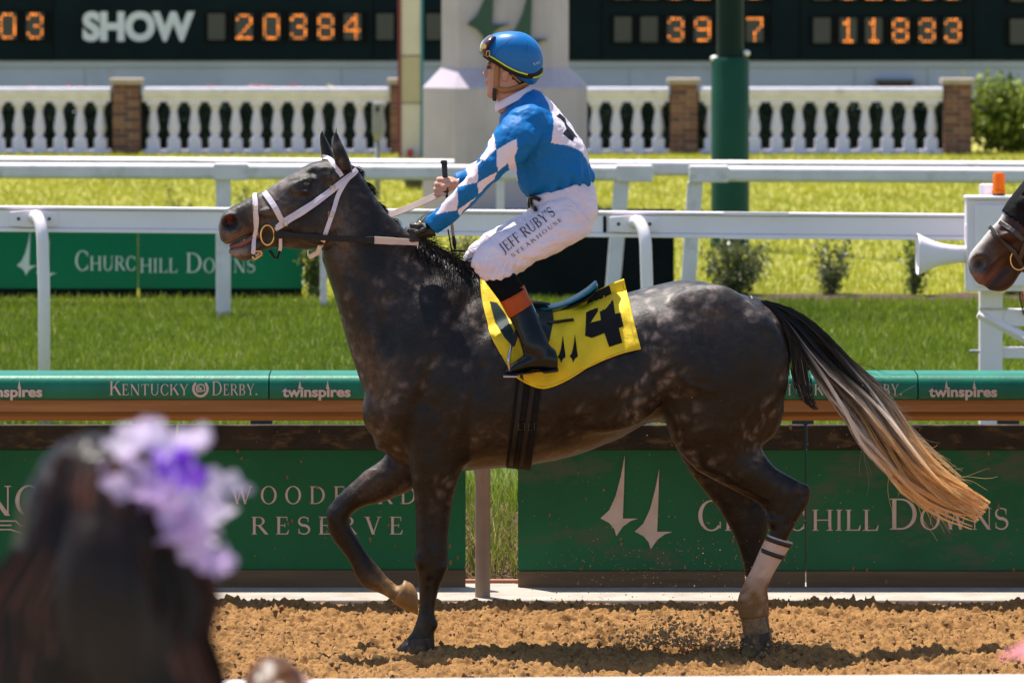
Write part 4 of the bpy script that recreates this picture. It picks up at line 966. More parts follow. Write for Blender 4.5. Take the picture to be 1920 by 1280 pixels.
    for pts, wd, dp in (([(735, 560), (715, 640), (705, 720), (712, 790)], 11, -.010), ([(880, 560), (842, 640), (800, 720), (770, 790)], 14, -.008), ([(770, 800), (768, 850), (772, 885)], 9, -.008), ([(905, 690), (885, 760), (868, 840), (866, 885)], 12, -.010),
                        ([(1225, 620), (1238, 680), (1236, 740), (1222, 785)], 16, -.016), ([(1300, 880), (1350, 900), (1410, 930)], 6, -.004), ([(1440, 640), (1425, 720), (1405, 800), (1400, 850)], 15, -.007), ([(640, 470), (690, 560), (730, 640)], 15, -.009),
                        ([(655, 330), (650, 390), (632, 445), (600, 470)], 8, -.010), ([(1230, 570), (1300, 590), (1370, 600)], 16, -.004), ([(800, 910), (806, 1000)], 5, -.004), ([(1480, 940), (1470, 965)], 6, -.005), ([(806, 1086), (803, 1150)], 4, -.009), ([(1444, 1040), (1420, 1105)], 4, -.006), ([(690, 900), (650, 940)], 6, -.006), ([(1496, 930), (1478, 985)], 5, -.009), ([(810, 905), (818, 960), (812, 1020)], 5, -.006), ([(1330, 895), (1390, 915), (1440, 935)], 3.5, .004), ([(1345, 880), (1380, 905)], 3, .003), ([(700, 860), (660, 905)], 3.5, .004), ([(782, 900), (790, 960), (795, 1010)], 3.5, .003), ([(1255, 690), (1290, 720), (1340, 735)], 4, .003), ([(800, 770), (830, 820), (845, 860)], 4, .003), ([(530, 400), (545, 430), (570, 450)], 3, .004), ([(515, 375), (540, 385), (560, 378)], 3, .004), ([(1480, 690), (1465, 760), (1440, 815)], 9, -.006), ([(1050, 800), (1120, 780), (1190, 740)], 12, -.006)):
        g = g + groove(pts, wd, dp, qx, qy)
    fd = np.array([noise.fractal(Vector(c) * 5.0, 1, 2, 3) for c in co]) * .0035
    co[:, 1] += sy * g * np.clip(np.abs(nr[:, 1]) * 1.5, 0, 1); co += nr * fd[:, None]
    setco(me, co)
    # coat: dark dappled grey, dusty legs, hooves
    z = co[:, 2]
    nz = np.array([noise.fractal(Vector((c[0] * 4.2, c[1] * 4.2, c[2] * 4.2)), .8, 2.1, 4) for c in co])
    vor = np.array([noise.voronoi(Vector((c[0] * 19 + n_ * 2.0, c[1] * 19, c[2] * 19 + n_)))[0][0] for c, n_ in zip(co, nz)])
    dap = np.clip(1 - vor * 1.75, 0, 1) ** 1.4 * np.clip(.6 + nz * 1.3, .05, 1.2)
    if bay:
        C = np.array([.048, .017, .009]) * (1 + .35 * nz)[:, None]
        leg = sst(z, .75, .35)[:, None]; C = C * (1 - leg) + np.array([.012, .010, .009]) * leg
        muz = sst(ux, 470, 430)[:, None] * (uy > 380)[:, None]; C = C * (1 - muz * .8) + np.array([.03, .018, .014]) * muz * .8
        blaze = (np.exp(-(((co[:, 1] - yb) / .042) ** 4)) * sst(ux, 408, 420) * (ux < 600) * (uy < 440 - (ux - 410) * .32))[:, None]; C = C * (1 - blaze) + np.array([.55, .5, .46]) * blaze
        snip = np.exp(-(((ux - 420) / 12) ** 2 + ((uy - 440) / 16) ** 2))[:, None]; C = C * (1 - .6 * snip) + np.array([.35, .17, .13]) * .6 * snip
    else:
        base = np.array([.0098, .0064, .0052]) * (1 + .5 * nz)[:, None]
        body = sst(z, .5, .75) * np.clip(.75 + .9 * nz, .3, 1.1)
        rump_sheen = np.exp(-(((qx - 1290) / 170) ** 2 + ((qy - 570) / 70) ** 2))  # paler grey hair on the rump top, with its sun sheen painted in
        C = base + np.array([.140, .108, .090]) * (dap * body)[:, None] + np.array([.19, .17, .165]) * (rump_sheen ** 1.3 * (.22 + .9 * dap))[:, None]
        bel = sst(qy, 760, 860) * (qx > 880) * (qx < 1260); C += np.array([.06, .036, .022]) * (bel * (.4 + dap))[:, None]
        face = sst(ux, 640, 540) * (uy < 480); C += np.array([.075, .064, .058]) * (face * np.clip(.6 + nz, 0, 1.2))[:, None]
        neckf = np.exp(-(((ux - 640) / 26) ** 2 + ((uy - 440) / 60) ** 2)); C += np.array([.10, .066, .048]) * neckf[:, None]
        chest = np.exp(-(((qx - 700) / 45) ** 2 + ((qy - 690) / 130) ** 2)) + .8 * np.exp(-(((qx - 700) / 60) ** 2 + ((qy - 890) / 40) ** 2)); C += np.array([.06, .04, .03]) * (chest * np.clip(.6 + nz, 0, 1.2))[:, None]
        muz = np.exp(-(((ux - 425) / 28) ** 2 + ((uy - 440) / 26) ** 2)); C += np.array([.045, .038, .038]) * muz[:, None]
        chin = np.exp(-(((ux - 440) / 24) ** 2 + ((uy - 476) / 14) ** 2)); C += np.array([.17, .11, .085]) * (chin * np.clip(.6 + nz, 0, 1))[:, None]
    lip = np.exp(-(((ux - 446) / 26) ** 2 + ((uy - 456 + (ux - 425) * .48) / 6) ** 2))[:, None] * ((uy < 470) & (ux < 480))[:, None]
    C = C * (1 - .7 * lip) + np.array([.22, .09, .08]) * .7 * lip
    dust = np.clip(sst(z, .34, .08) * (.30 + .9 * nz), 0, 1)[:, None] * .6
    if not bay: dust = np.maximum(dust, (np.exp(-(((qx - 740) / 42) ** 2 + ((qy - 1105) / 42) ** 2)) * .85)[:, None])
    if not bay: dust = np.maximum(dust, (sst(qy, 1085, 1150) * (qx > 1370) * (.55 + .5 * nz))[:, None])
    if not bay: dust *= np.where(((qx > 735) & (qx < 850) & (qy > 1040) & (co[:, 1] < yb)), .35, 1)[:, None]
    C = C * (1 - dust) + np.array([.30, .17, .065]) * dust
    nd = (dn * head)[:, None]; red = np.exp(-(((ux - 429) / 6) ** 2 + ((uy - 412) / 5) ** 2))[:, None] * head[:, None]
    C = C * (1 - nd) + np.array([.012, .006, .007]) * nd; red *= 0 if bay else .8; C = C * (1 - .85 * red) + np.array([.26, .012, .02]) * .85 * red
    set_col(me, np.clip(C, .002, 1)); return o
def coat_mat(name, rough=.34, sheen=0.0):
    m, nt, bs = newmat(name)
    a = nt.nodes.new('ShaderNodeAttribute'); a.attribute_name = 'tint'
    f = ramp2(nt, noise_tex(nt, 170, 3, .6, stretch=(1, 1, .45)), (.72, .72, .72), (1.18, 1.18, 1.18), .3, .7)
    f = mixc(nt, ramp2(nt, noise_tex(nt, 30, 7, .75, dist=.3), (0, 0, 0), (1, 1, 1), .36, .70), (.45, .44, .44), (1.6, 1.55, 1.52)) if name == 'dapple_grey_coat' else f
    mm = nt.nodes.new('ShaderNodeMix'); mm.data_type = 'RGBA'; mm.blend_type = 'MULTIPLY'; mm.inputs[0].default_value = 1
    nt.links.new(a.outputs['Color'], mm.inputs[6]); nt.links.new(f, mm.inputs[7]); nt.links.new(mm.outputs[2], bs.inputs['Base Color'])
    bs.inputs['Roughness'].default_value = rough; bs.inputs['Specular IOR Level'].default_value = .27
    bs.inputs['Sheen Weight'].default_value = sheen; bs.inputs['Sheen Roughness'].default_value = .4
    b = bumpn(nt, bs, noise_tex(nt, 330, 3, .6, stretch=(1, 1, .4)), .55, .0035)
    b2 = nt.nodes.new('ShaderNodeBump'); b2.inputs['Strength'].default_value = .35; b2.inputs['Distance'].default_value = .012
    nt.links.new(noise_tex(nt, 26, 4, .6), b2.inputs['Height']); nt.links.new(b2.outputs[0], b.inputs['Normal'])
    return m
M_COAT = coat_mat('dapple_grey_coat'); M_BAY = coat_mat('bay_coat', .4)
horse = empty('racehorse', (P(1080, 1222, YHZ).x, YHZ, 0)); tag(horse, 'dark dapple grey racehorse with white bridle striding left under the jockey', 'horse')
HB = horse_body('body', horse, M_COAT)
HBVH = bvh_of(HB.data)
CAMO = Vector((0, 0, HCAM))
def hit(px, py, bvh=None, maxy=24.2):
    d = (P(px, py, 20) - CAMO).normalized(); r = (bvh or HBVH).ray_cast(CAMO + d * 15, d, 15)
    return (r[0], r[1]) if r[0] is not None else (None, None)
def far(pt, bvh=None):
    r = (bvh or HBVH).ray_cast(Vector((pt.x, 25.5, pt.z)), Vector((0, -1, 0)), 4)
    return (r[0], r[1]) if r[0] is not None else (None, None)
def resample(pts, step):
    pts = [Vector(p) for p in pts]; out = [pts[0]]
    for a, b in zip(pts[:-1], pts[1:]):
        n = max(1, int((b - a).length / step))
        for k in range(1, n + 1): out.append(a.lerp(b, k / n))
    return out
def ribbon_world(mb, pts, nrm, width, th=.004, lift=.003, closed=False):
    n = len(pts); vs = []
    for i in range(n):
        a = pts[(i - 1) % n] if (closed or i > 0) else pts[0]; b = pts[(i + 1) % n] if (closed or i < n - 1) else pts[-1]
        t = (b - a).normalized(); nn = nrm[i]; sd = t.cross(nn).normalized(); wd = width[i] if isinstance(width, (list, tuple)) else width
        p = pts[i] + nn * lift
        vs += [p + sd * wd / 2, p + sd * wd / 2 + nn * th, p - sd * wd / 2 + nn * th, p - sd * wd / 2]
    fs = []
    for i in range(n if closed else n - 1):
        j = (i + 1) % n
        for k in range(4): fs.append((4 * i + k, 4 * i + (k + 1) % 4, 4 * j + (k + 1) % 4, 4 * j + k))
    if not closed: fs += [(0, 1, 2, 3), tuple(4 * (n - 1) + k for k in (3, 2, 1, 0))]
    mb.add(vs, fs)
def smooth_pts(pts, it=2):
    for _ in range(it): pts = [pts[0]] + [(pts[i - 1] + pts[i] * 2 + pts[i + 1]) / 4 for i in range(1, len(pts) - 1)] + [pts[-1]]
    return pts
def drape(mb, pxs, width, th=.004, lift=.003, bvh=None, both=False, step=6):
    pts, nr = [], []
    for q in resample([(a, b, 0) for a, b in pxs], step):
        h, n = hit(q.x, q.y, bvh)
        if h is None:
            if pts: h = P(q.x, q.y, pts[-1].y); n = nr[-1]
            else: continue
        pts.append(h); nr.append(n)
    pts = smooth_pts(pts); nr = [n.normalized() for n in smooth_pts(nr)]
    ribbon_world(mb, pts, nr, width, th, lift)
    if both:
        p2, n2 = [], []
        for p in pts:
            h, n = far(p, bvh)
            if h is not None: p2.append(h); n2.append(n)
        if len(p2) > 2:
            if mb.far is None: mb.far = MB()
            ribbon_world(mb.far, smooth_pts(p2), [n.normalized() for n in smooth_pts(n2)], width, th, lift)
    return pts, nr
def wrap(mb, a, b, width, th=.004, lift=.003, bvh=None, yc=0, n=40, yb=YHZ, c=None):
    A, B_ = P(a[0], a[1], yb + yc), P(b[0], b[1], yb + yc); C_ = (A + B_) / 2 if c is None else P(c[0], c[1], yb + yc); u = (A - B_).normalized(); v = Vector((0, -1, 0)); pts, nr = [], []
    for i in range(n):
        th_ = 2 * math.pi * i / n; d = u * math.cos(th_) + v * math.sin(th_)
        r = (bvh or HBVH).ray_cast(C_, d, 1.0)
        if r[0] is not None: pts.append(r[0]); nr.append(d)
    ribbon_world(mb, pts, nr, width, th, lift, closed=True)
# eyes
M_EYE = mat('dark_eye', (.008, .006, .005), (.02, .012, .008), 30, .05, coat=1)
for sgn in (-1, 1):
    c = P(575.5, 343, YHZ); h = hit(575.5, 343)[0]; yy = h.y + .010 if sgn < 0 else 2 * YHZ - h.y - .010
    MB().ell((c.x, yy, c.z), (.020, .017, .0175), 20, 12).build('eye', M_EYE, horse, smooth=True)
    mbl = MB()
    for yo, up in ((.0, 1), (.0, -1)):
        pts = []
        for i in range(9):
            a = math.pi * i / 8; px = 575.5 - 10.5 * math.cos(a); py = 343.5 - up * (8.5 if up > 0 else 7) * math.sin(a)
            q = P(px, py, YHZ); pts.append(Vector((q.x, yy + (-.0115 if sgn < 0 else .0115) * math.sin(a) , q.z)))
        mbl.tube(pts, [.003, .005, .006, .007, .007, .007, .006, .005, .003], 7)
    mbl.build('eyelids', mat('eyelid', (.014, .011, .011), None, 40, .4), horse, smooth=True)
# teeth and tongue in the open mouth
M_TOOTH = mat('teeth', (.62, .52, .38), (.5, .4, .28), 30, .35); M_GUM = mat('tongue', (.24, .10, .085), (.16, .065, .055), 30, .5, spec=.2)
mb = MB()
for i in range(5):
    v = P(437 + i * 5.4, 462 - i * 2.4, YHZ - .012 - .004 * i); mb.box(v.x - .005, v.x + .005, v.y - .006, v.y + .03, v.z - .007, v.z + .008)
mb.build('teeth', M_TOOTH, horse, bevel=.002)
mb = MB(); loft(mb, [(430, 459, 432, 467, .02), (442, 453, 444, 466, .034), (457, 446, 459, 462, .038), (475, 438, 478, 452, .038), (498, 432, 500, 446, .03)]); mb.build('tongue', M_GUM, horse, smooth=True)
# hair
def hair(name, strands, m, parent):
    V, F, C = [], [], []; k = 0
    for pts, w0, w1, cols in strands:
        n = len(pts)
        for i, p in enumerate(pts):
            t = i / (n - 1); ww = (w0 + (w1 - w0) * t); a = pts[max(i - 1, 0)]; b = pts[min(i + 1, n - 1)]; d = (b - a)
            sd = Vector((-d.z, 0, d.x)); sd = sd.normalized() * ww if sd.length > 1e-6 else Vector((ww, 0, 0))
            V += [p - sd, p + sd + Vector((0, ww * random.uniform(-1, 1), 0))]; C += [cols[i]] * 2
            if i: F.append((k + 2 * i - 2, k + 2 * i - 1, k + 2 * i + 1, k + 2 * i))
        k += 2 * n
    return link(name, np_mesh(name, [tuple(v) for v in V], F, np.array(C)), m, parent)
def hair_mat(name, rough=.35):
    m, nt, bs = newmat(name); a = nt.nodes.new('ShaderNodeAttribute'); a.attribute_name = 'tint'
    nt.links.new(a.outputs['Color'], bs.inputs['Base Color']); bs.inputs['Roughness'].default_value = rough; bs.inputs['Specular IOR Level'].default_value = .35
    tr = nt.nodes.new('ShaderNodeBsdfTranslucent'); nt.links.new(a.outputs['Color'], tr.inputs[0]); mx = nt.nodes.new('ShaderNodeMixShader'); mx.inputs[0].default_value = .38
    nt.links.new(bs.outputs[0], mx.inputs[1]); nt.links.new(tr.outputs[0], mx.inputs[2]); nt.links.new(mx.outputs[0], nt.nodes['Material Output'].inputs[0])
    return m
M_HAIR = hair_mat('horse_hair')
UP = [(1424, 563), (1462, 574), (1505, 596), (1550, 632), (1600, 680), (1648, 726), (1684, 772), (1714, 820), (1750, 866), (1790, 905), (1822, 935), (1844, 962)]
LO = [(1440, 575), (1470, 602), (1500, 650), (1532, 700), (1562, 742), (1590, 782), (1618, 828), (1655, 872), (1695, 915), (1740, 942), (1790, 958), (1838, 966)]
UPc, LOc = catmull(UP, 4), catmull(LO, 4); nT = len(UPc)
strands = []
BLK = np.array([.010, .008, .009]); GRY = np.array([.28, .22, .18]); TAN = np.array([.86, .57, .27]); PALE = np.array([.80, .72, .64])
CL = []
for i in range(64):
    u = random.betavariate(1.15, 1.15); CL.append((u, random.gauss(0, .03), random.uniform(0, 6.28), random.gauss(0, 11), random.choice((.62, .72, .82, .9, 1, 1, 1, 1.03)), random.random(), random.gauss(0, .06)))
for i in range(2600):
    u0, y0, wob, amp, endf, pal, sh = random.choice(CL); u = u0 + random.gauss(0, .022); y0 += random.gauss(0, .006); w2 = random.uniform(0, 6.28)
    end = int(nT * min(1, endf * random.uniform(.9, 1.03))); st = 0 if random.random() < .75 else random.randint(0, 14)
    pts, cols = [], []; pale = pal < .5; dk = random.random() < .08; kc = random.uniform(.8, 1.2)
    for j in range(st, end, 2):
        t = j / (nT - 1); uu = u + .15 * math.sin(wob + t * 7) * (1 - .3 * t) + .02 * math.sin(w2 + t * 14) * t
        q = UPc[j] * (1 - uu) + LOc[j] * uu; fl = amp * t ** 3 + random.gauss(0, .6)
        pts.append(P(q[0] + fl * .7, q[1] - fl * .9 + 5 * t * math.sin(wob * 3 + t * 11), YHZ + y0 * (.35 + 1.6 * math.sin(math.pi * min(1, t * 1.05)))))
        tt = t + sh; a = sst(np.array(tt + (.12 if u > .55 else -.02)), .30, .52); b = sst(np.array(tt), .50, .78)
        c = BLK * (1 - a) + (PALE if pale else GRY) * a; c = c * (1 - b) + TAN * b
        cols.append(c * (.4 if dk else kc))
    if len(pts) > 3: strands.append((pts, .0015, .0005, cols))
for i in range(260):                       # dark lock hanging next to the buttock
    u = random.gauss(0, 9); wob = random.uniform(0, 6.28); e = random.uniform(.6, 1.05)
    Lk = catmull([(1462, 588), (1484, 625), (1496, 668), (1502, 712), (1512, 745), (1530, 768)], 4); pts, cols = [], []; pl = random.random() < .14
    for j in range(0, int(len(Lk) * e)):
        t = j / len(Lk); q = Lk[min(j, len(Lk) - 1)]; pts.append(P(q[0] + u * math.sin(math.pi * min(1, t * .9 + .1)) + 3 * math.sin(wob + 5 * t), q[1], YHZ - .03 + .03 * math.sin(wob)))
        cols.append(PALE * t if pl and t > .4 else BLK)
    if len(pts) > 3: strands.append((pts, .0015, .0006, cols))
for i in range(170):                        # fly-away wisps
    k = random.random() ** 1.6; j0 = random.randint(16, nT - 10); q0 = UPc[j0] * (1 - k) + LOc[j0] * k; tg = UPc[min(j0 + 4, nT - 1)] - UPc[j0]; a0 = math.atan2(tg[1], tg[0])
    an = a0 - random.uniform(.1, .5) if k < .5 else a0 + random.uniform(.1, .45); cv = random.gauss(0, .5); ln = random.uniform(35, 110); x, y = q0[0], q0[1]; pts, cols = [], []
    for j in range(10):
        t = j / 9; pts.append(P(x, y, YHZ + .05 * (k - .5))); a1 = an + cv * t + .25 * math.sin(6 * t + i); x += ln / 9 * math.cos(a1); y += ln / 9 * math.sin(a1)
        tt = j0 / nT; cols.append(TAN if tt > .58 else (GRY if tt > .4 else BLK * 2))
    strands.append((pts, .0009, .0003, cols))
hair('tail', strands, M_HAIR, horse)
mb = MB(); loft(mb, [(1405, 552, 1415, 590, .04), (1440, 566, 1440, 592, .034), (1475, 582, 1466, 606, .028), (1520, 612, 1506, 640, .022), (1560, 650, 1545, 676, .010)]); mb.build('tail_dock', mat('dock', (.012, .010, .010), None, 40, .5), horse, smooth=True)
# mane: short knots along the crest, loose hair at the withers
CR = catmull([(668, 314), (690, 345), (715, 388), (745, 420), (775, 442), (805, 462), (840, 482), (880, 500)], 8)
strands = []
for i in range(1300):
    j = random.randrange(len(CR)); q = CR[j]; knot = .5 + .5 * math.sin(j * .9); big = q[0] > 770
    ln = random.uniform(8, 15) * (knot + .3) if not big else random.uniform(14, 38); an = random.gauss(-.9, .5) if not big else random.gauss(-.35, .8)
    pts = [];
    for k in range(7):
        t = k / 6; a2 = an + t * (1.5 if not big else 1.0) * (1 if random.random() < .9 else -1); pts.append(P(q[0] - 3 + ln * t * math.cos(an + t * .9), q[1] + 4 + ln * t * math.sin(an + t * 1.3), YHZ + .012 + random.gauss(0, .012) - (.10 * t if big and i % 3 == 0 else -.02 * t)))
    strands.append((pts, .0014, .0006, [BLK * random.uniform(.8, 1.6)] * 7))
for i in range(700):                        # mane falling over the near side in front of the saddle
    x0 = random.uniform(775, 905); j = min(len(CR) - 1, int((x0 - 668) / 212 * len(CR))); y0 = CR[j][1]; ln = random.uniform(22, 52); an = random.gauss(1.0, .5)
    pts = []
    for k in range(8):
        t = k / 7; px, py = x0 + ln * t * math.cos(an), y0 + 4 + ln * t * math.sin(an) * (.5 + .5 * t); h, n_ = hit(px, py)
        pts.append((h + n_ * .006) if h is not None else P(px, py, YHZ - .03))
    strands.append((pts, .0014, .0006, [BLK * random.uniform(.7, 1.5)] * 8))
for cx, cy, an0 in ((800, 400, -1.1), (795, 440, -.2), (870, 485, -.1)):
    for i in range(45):
        an = random.gauss(an0, .25); ln = random.uniform(25, 55); q0 = (cx - 12 + random.gauss(0, 7), cy + 30 + random.gauss(0, 5))
        pts = [P(q0[0] + ln * t * math.cos(an + t * .5), q0[1] + ln * t * math.sin(an + t * .5), YHZ + random.gauss(0, .004)) for t in (0, .2, .4, .6, .8, 1)]
        strands.append((pts, .0011, .0004, [BLK] * 6))
hair('mane', strands, M_HAIR, horse)
# leg bandages on both hind legs
M_BTAPE = mat('black_tape', (.012, .012, .013), None, 20, .45)
def bandage(st):
    mb = MB(); loft(mb, st, n=26); o = mb.build('leg_bandage', M_BAND, horse, smooth=True); co = coords(o.data)
    nz = np.array([noise.fractal(Vector(c) * 22, .9, 2, 4) for c in co]); f = np.clip(sst(co[:, 2], .37, .22) * .95 + .6 * nz * sst(co[:, 2], .48, .3) + .12, 0, 1)[:, None]
    set_col(o.data, np.array([.60, .43, .33]) * (1 + .18 * nz)[:, None] * (1 - f) + np.array([.22, .115, .045]) * f)
M_BAND = attr_col_mat('bandage_cloth', 'tint', .85, spec=.1, bump=.6, bscale=30, bdist=.008, stretch=(.4, .4, 5))
bandage([(a - .8, b, c + .8, d, e + .002, f) for a, b, c, d, e, f in [(1440, 1001, 1486, 1017, .036, -.14), (1424, 1034, 1467, 1046, .034, -.14), (1410, 1066, 1450, 1074, .034, -.14), (1395, 1094, 1439, 1100, .037, -.14), (1385, 1120, 1436, 1124, .041, -.14), (1384, 1140, 1434, 1142, .039, -.14), (1388, 1158, 1432, 1155, .036, -.14)]])
for a, b in (((1438.5, 1004), (1486, 1020)), ((1429, 1026), (1472, 1042))):
    mb = MB(); loft(mb, [(a[0] - 2, a[1], b[0] + 2, b[1], .040, -.14), (a[0] - 5, a[1] + 7, b[0] - 2, b[1] + 7, .040, -.14)], n=24, sub=2); mb.build('bandage_tape', M_BTAPE, horse, smooth=True)
bandage([(1397, 1080, 1437, 1080, .034, .12), (1396, 1100, 1438, 1100, .036, .12), (1394, 1124, 1441, 1124, .041, .12), (1398, 1145, 1442, 1146, .039, .12), (1401, 1156, 1441, 1156, .036, .12)])
# hoof walls
M_HOOF = mat('hoof_horn', (.075, .052, .036), (.045, .032, .024), 14, .7, spec=.15, stretch=(3, 3, .5), stain=((.30, .18, .08), 9, .48, .7))
for st in ([(766, 1196, 814, 1193, .046, -.14), (750, 1213, 815, 1212, .056, -.14), (737, 1233, 816, 1232, .061, -.14)], [(737, 1131, 758, 1087, .047, .15), (764, 1144, 774, 1095, .053, .15), (784, 1153, 783, 1113, .045, .15)],
           [(1390, 1190, 1443, 1184, .05, -.14), (1385, 1233, 1448, 1233, .062, -.14)], [(1397, 1180, 1446, 1178, .049, .12), (1393, 1218, 1450, 1218, .06, .12)]):
    mb = MB(); loft(mb, st, n=22, sub=3); mb.build('hoof', M_HOOF if st[0][0] != 737 else mat('muddy_hoof', (.32, .16, .04), (.22, .11, .03), 14, .55, bump=.3), horse, smooth=True)
# ---------------------------------------------------------------- bridle, reins, girth, saddle
M_WL = mat('white_bridle_leather', (.66, .60, .66), (.56, .50, .56), 20, .4, stain=((.42, .33, .30), 30, .62, .8)); M_BL = mat('black_leather', (.008, .007, .007), (.013, .012, .011), 30, .45, bump=.2, spec=.25)
M_BRASS = mat('brass', (.75, .50, .20), (.6, .38, .14), 30, .25, metal=1); M_PINKL = mat('pale_rein_rubber', (.62, .47, .40), (.55, .42, .36), 20, .5)
br = empty('bridle', P(560, 400, YHZ)); tag(br, 'white leather bridle with brass ring bit on the grey horse\'s head', 'bridle')
W = .021
def strap(name, fn, m=M_WL):
    mb = MB(); fn(mb); return mb.build(name, m, br, bevel=.0015)
strap('brow_band', lambda mb: (drape(mb, [(607, 295), (620, 299), (631, 315), (640, 331)], .020, .005, .004, both=True)))
strap('cheek_strap', lambda mb: drape(mb, [(673, 315), (650, 333), (620, 357), (590, 380), (560, 398), (535, 413), (520, 426)], W, .005, .004, both=True))
strap('cheek_strap', lambda mb: drape(mb, [(672, 318), (640, 344), (600, 378), (565, 402), (536, 419), (518, 429)], .017, .004, .0095, both=True))
strap('throat_latch', lambda mb: drape(mb, [(660, 325), (645, 342), (632, 368), (622, 402), (612, 430), (602, 460)], .019, .005, .006, both=True))
mb = MB(); a, b = P(602, 459, YHZ), P(580, 482, YHZ); yy = hit(602, 455)[0].y if hit(602, 455)[0] is not None else YHZ - .06
pts = [Vector((a.x, yy, a.z)), Vector((P(597, 472, YHZ).x, YHZ - .055, P(597, 472, YHZ).z)), Vector((b.x, YHZ - .01, b.z)), Vector((P(577, 474, YHZ).x, YHZ + .03, P(577, 474, YHZ).z)), Vector((P(577, 470, YHZ).x, YHZ + .06, P(577, 468, YHZ).z))]
ribbon_world(mb, smooth_pts(resample(pts, .01)), [Vector((-.3, -.9, -.3)).normalized()] * len(resample(pts, .01)), .019, .004, 0); mb.build('throat_loop', M_WL, br, bevel=.001)
def w_(mb, a, b, wd, **k): wrap(mb, a, b, wd, **k)
strap('crown_piece', lambda mb: drape(mb, [(677, 319), (668, 312), (660, 318)], .030, .005, .005, both=True))
strap('nose_band', lambda mb: drape(mb, [(479, 362), (492, 358), (505, 372), (516, 390), (526, 406), (530, 414)], .024, .006, .004, both=True))
strap('drop_nose_band', lambda mb: w_(mb, (477, 363), (482, 479), .017, th=.005, lift=.004, c=(480, 405)))
strap('drop_nose_strap', lambda mb: drape(mb, [(478, 365), (483, 380), (484, 400), (482, 430), (478, 455), (474, 474)], .018, .005, .010))
mb = MB()
for px, py, w_p, h_p in ((483, 391, 11, 9), (623, 354, 9, 11), (620, 402, 11, 8), (537, 418, 8, 9)):
    h, n = hit(px, py)
    if h is None: continue
    s = 450.; pts = [h + n * .012 + Vector((dx * w_p / s / 2, 0, dz * h_p / s / 2)) for dx, dz in ((-1, -1), (1, -1), (1, 1), (-1, 1), (-1, -1))]; mb.tube(pts, .0018, 6)
mb.build('buckle', M_BRASS, br, smooth=True)
c, n = hit(503, 438); c = c or P(503, 438, YHZ - .06)
mb = MB(); s = 450.; pts = [Vector((P(503, 0, YHZ).x + 12.5 / s * math.cos(a), c.y - .014, P(0, 439, YHZ).z + 18.5 / s * math.sin(a))) for a in [2 * math.pi * i / 28 for i in range(29)]]
mb.tube(pts, .0045, 8); mb.build('bit_ring', M_BRASS, br, smooth=True)
mb = MB(); q = [P(474, 476, YHZ - .035), P(480, 471, YHZ - .045), P(489, 470, YHZ - .045), P(491, 478, YHZ - .04), P(484, 482, YHZ - .035), P(478, 486, YHZ - .03), P(473, 480, YHZ - .035)]; mb.tube(q, .0055, 7); mb.build('curb_hook', M_BRASS, br, smooth=True)
mb = MB(); q = [P(506, 470, YHZ - .03), P(514, 482, YHZ - .02), P(520, 484, YHZ - .01), P(524, 470, YHZ - .03), P(522, 452, YHZ - .065)]; mb.tube(q, .006, 7); mb.build('curb_strap', M_BL, br, smooth=True)
mb = MB(); q = [P(526, 446, YHZ - .075), P(526, 462, YHZ - .06), P(525, 470, YHZ - .045)]; ribbon_world(mb, resample(q, .01), [Vector((0, -1, 0))] * len(resample(q, .01)), .014, .004); mb.build('lower_tab', M_WL, br)
# reins: near side black to pale rubber, far side pale
rn = empty('reins', P(700, 450, YHZ)); tag(rn, 'reins running from the bit to the jockey\'s hands', 'reins')
def rein(name, pts, wd, m, nrm=(0, -1, 0)):
    mb = MB(); q = smooth_pts(resample(pts, .02), 1); ribbon_world(mb, q, [Vector(nrm).normalized()] * len(q), wd, .005, 0); return mb.build(name, m, rn, bevel=.0015)
rein('near_rein', [P(514, 441, YHZ - .095), P(528, 440, YHZ - .10), P(600, 445, YHZ - .125), P(690, 450, YHZ - .14)], [.030] * 3 + [.024] * 60, M_BL)
rein('rein_sleeve', [P(686, 450, YHZ - .145), P(702, 450, YHZ - .147)], .028, M_BL)
rein('rubber_grip', [P(701, 450, YHZ - .142), P(745, 452.5, YHZ - .132), P(785, 454, YHZ - .12)], [.030] * 4 + [.027] * 6, M_PINKL)
rein('far_rein', [P(540, 441, YHZ + .10), P(640, 437, YHZ + .15), P(733, 403, YHZ + .14), P(780, 385, YHZ + .11), P(824, 364, YHZ + .08)], .030, M_PINKL, (.2, -.8, .5))
# girth and number cloth
sd = empty('saddle', P(1000, 560, YHZ)); tag(sd, 'small blue and black racing saddle with wide black girth', 'saddle')
M_GIRTH = mat('black_girth_elastic', (.007, .006, .006), (.011, .010, .010), 40, .7, bump=.3, bscale=90, spec=.12)
mb = MB(); wrap(mb, (1010, 552), (972, 875), .105, th=.006, lift=.004, c=(990, 715), n=56); mb.build('girth', M_GIRTH, sd, bevel=.002)
mb = MB(); drape(mb, [(1003, 700), (991, 780), (977, 868)], .018, .004, .011); mb.build('girth_strap', mat('brown_strap', (.022, .013, .010), None, 30, .6, spec=.2), sd)
mb = MB(); drape(mb, [(980, 700), (971, 780), (957, 868)], .018, .004, .011); mb.build('girth_strap', M_BL, sd)
mb = MB()
for px in (978, 996):
    h, n = hit(px, 796)
    if h is not None:
        for k in (0, 1): mb.tube([h + n * .016 + Vector((dx * .012, 0, dz * .016 - .0 * k)) for dx, dz in ((-1, -1), (1, -1), (1, 1), (-1, 1), (-1, -1))], .002, 6)
mb.build('girth_buckle', mat('dark_buckle', (.12, .11, .10), None, 9, .3, metal=1), sd)
TOPC = catmull([(899, 528), (930, 540), (985, 568), (1045, 578), (1098, 556), (1142, 534), (1170, 523)], 8); BOTC = catmull([(957, 694), (975, 712), (1017, 729), (1060, 715), (1100, 692), (1150, 669), (1201, 655)], 8)
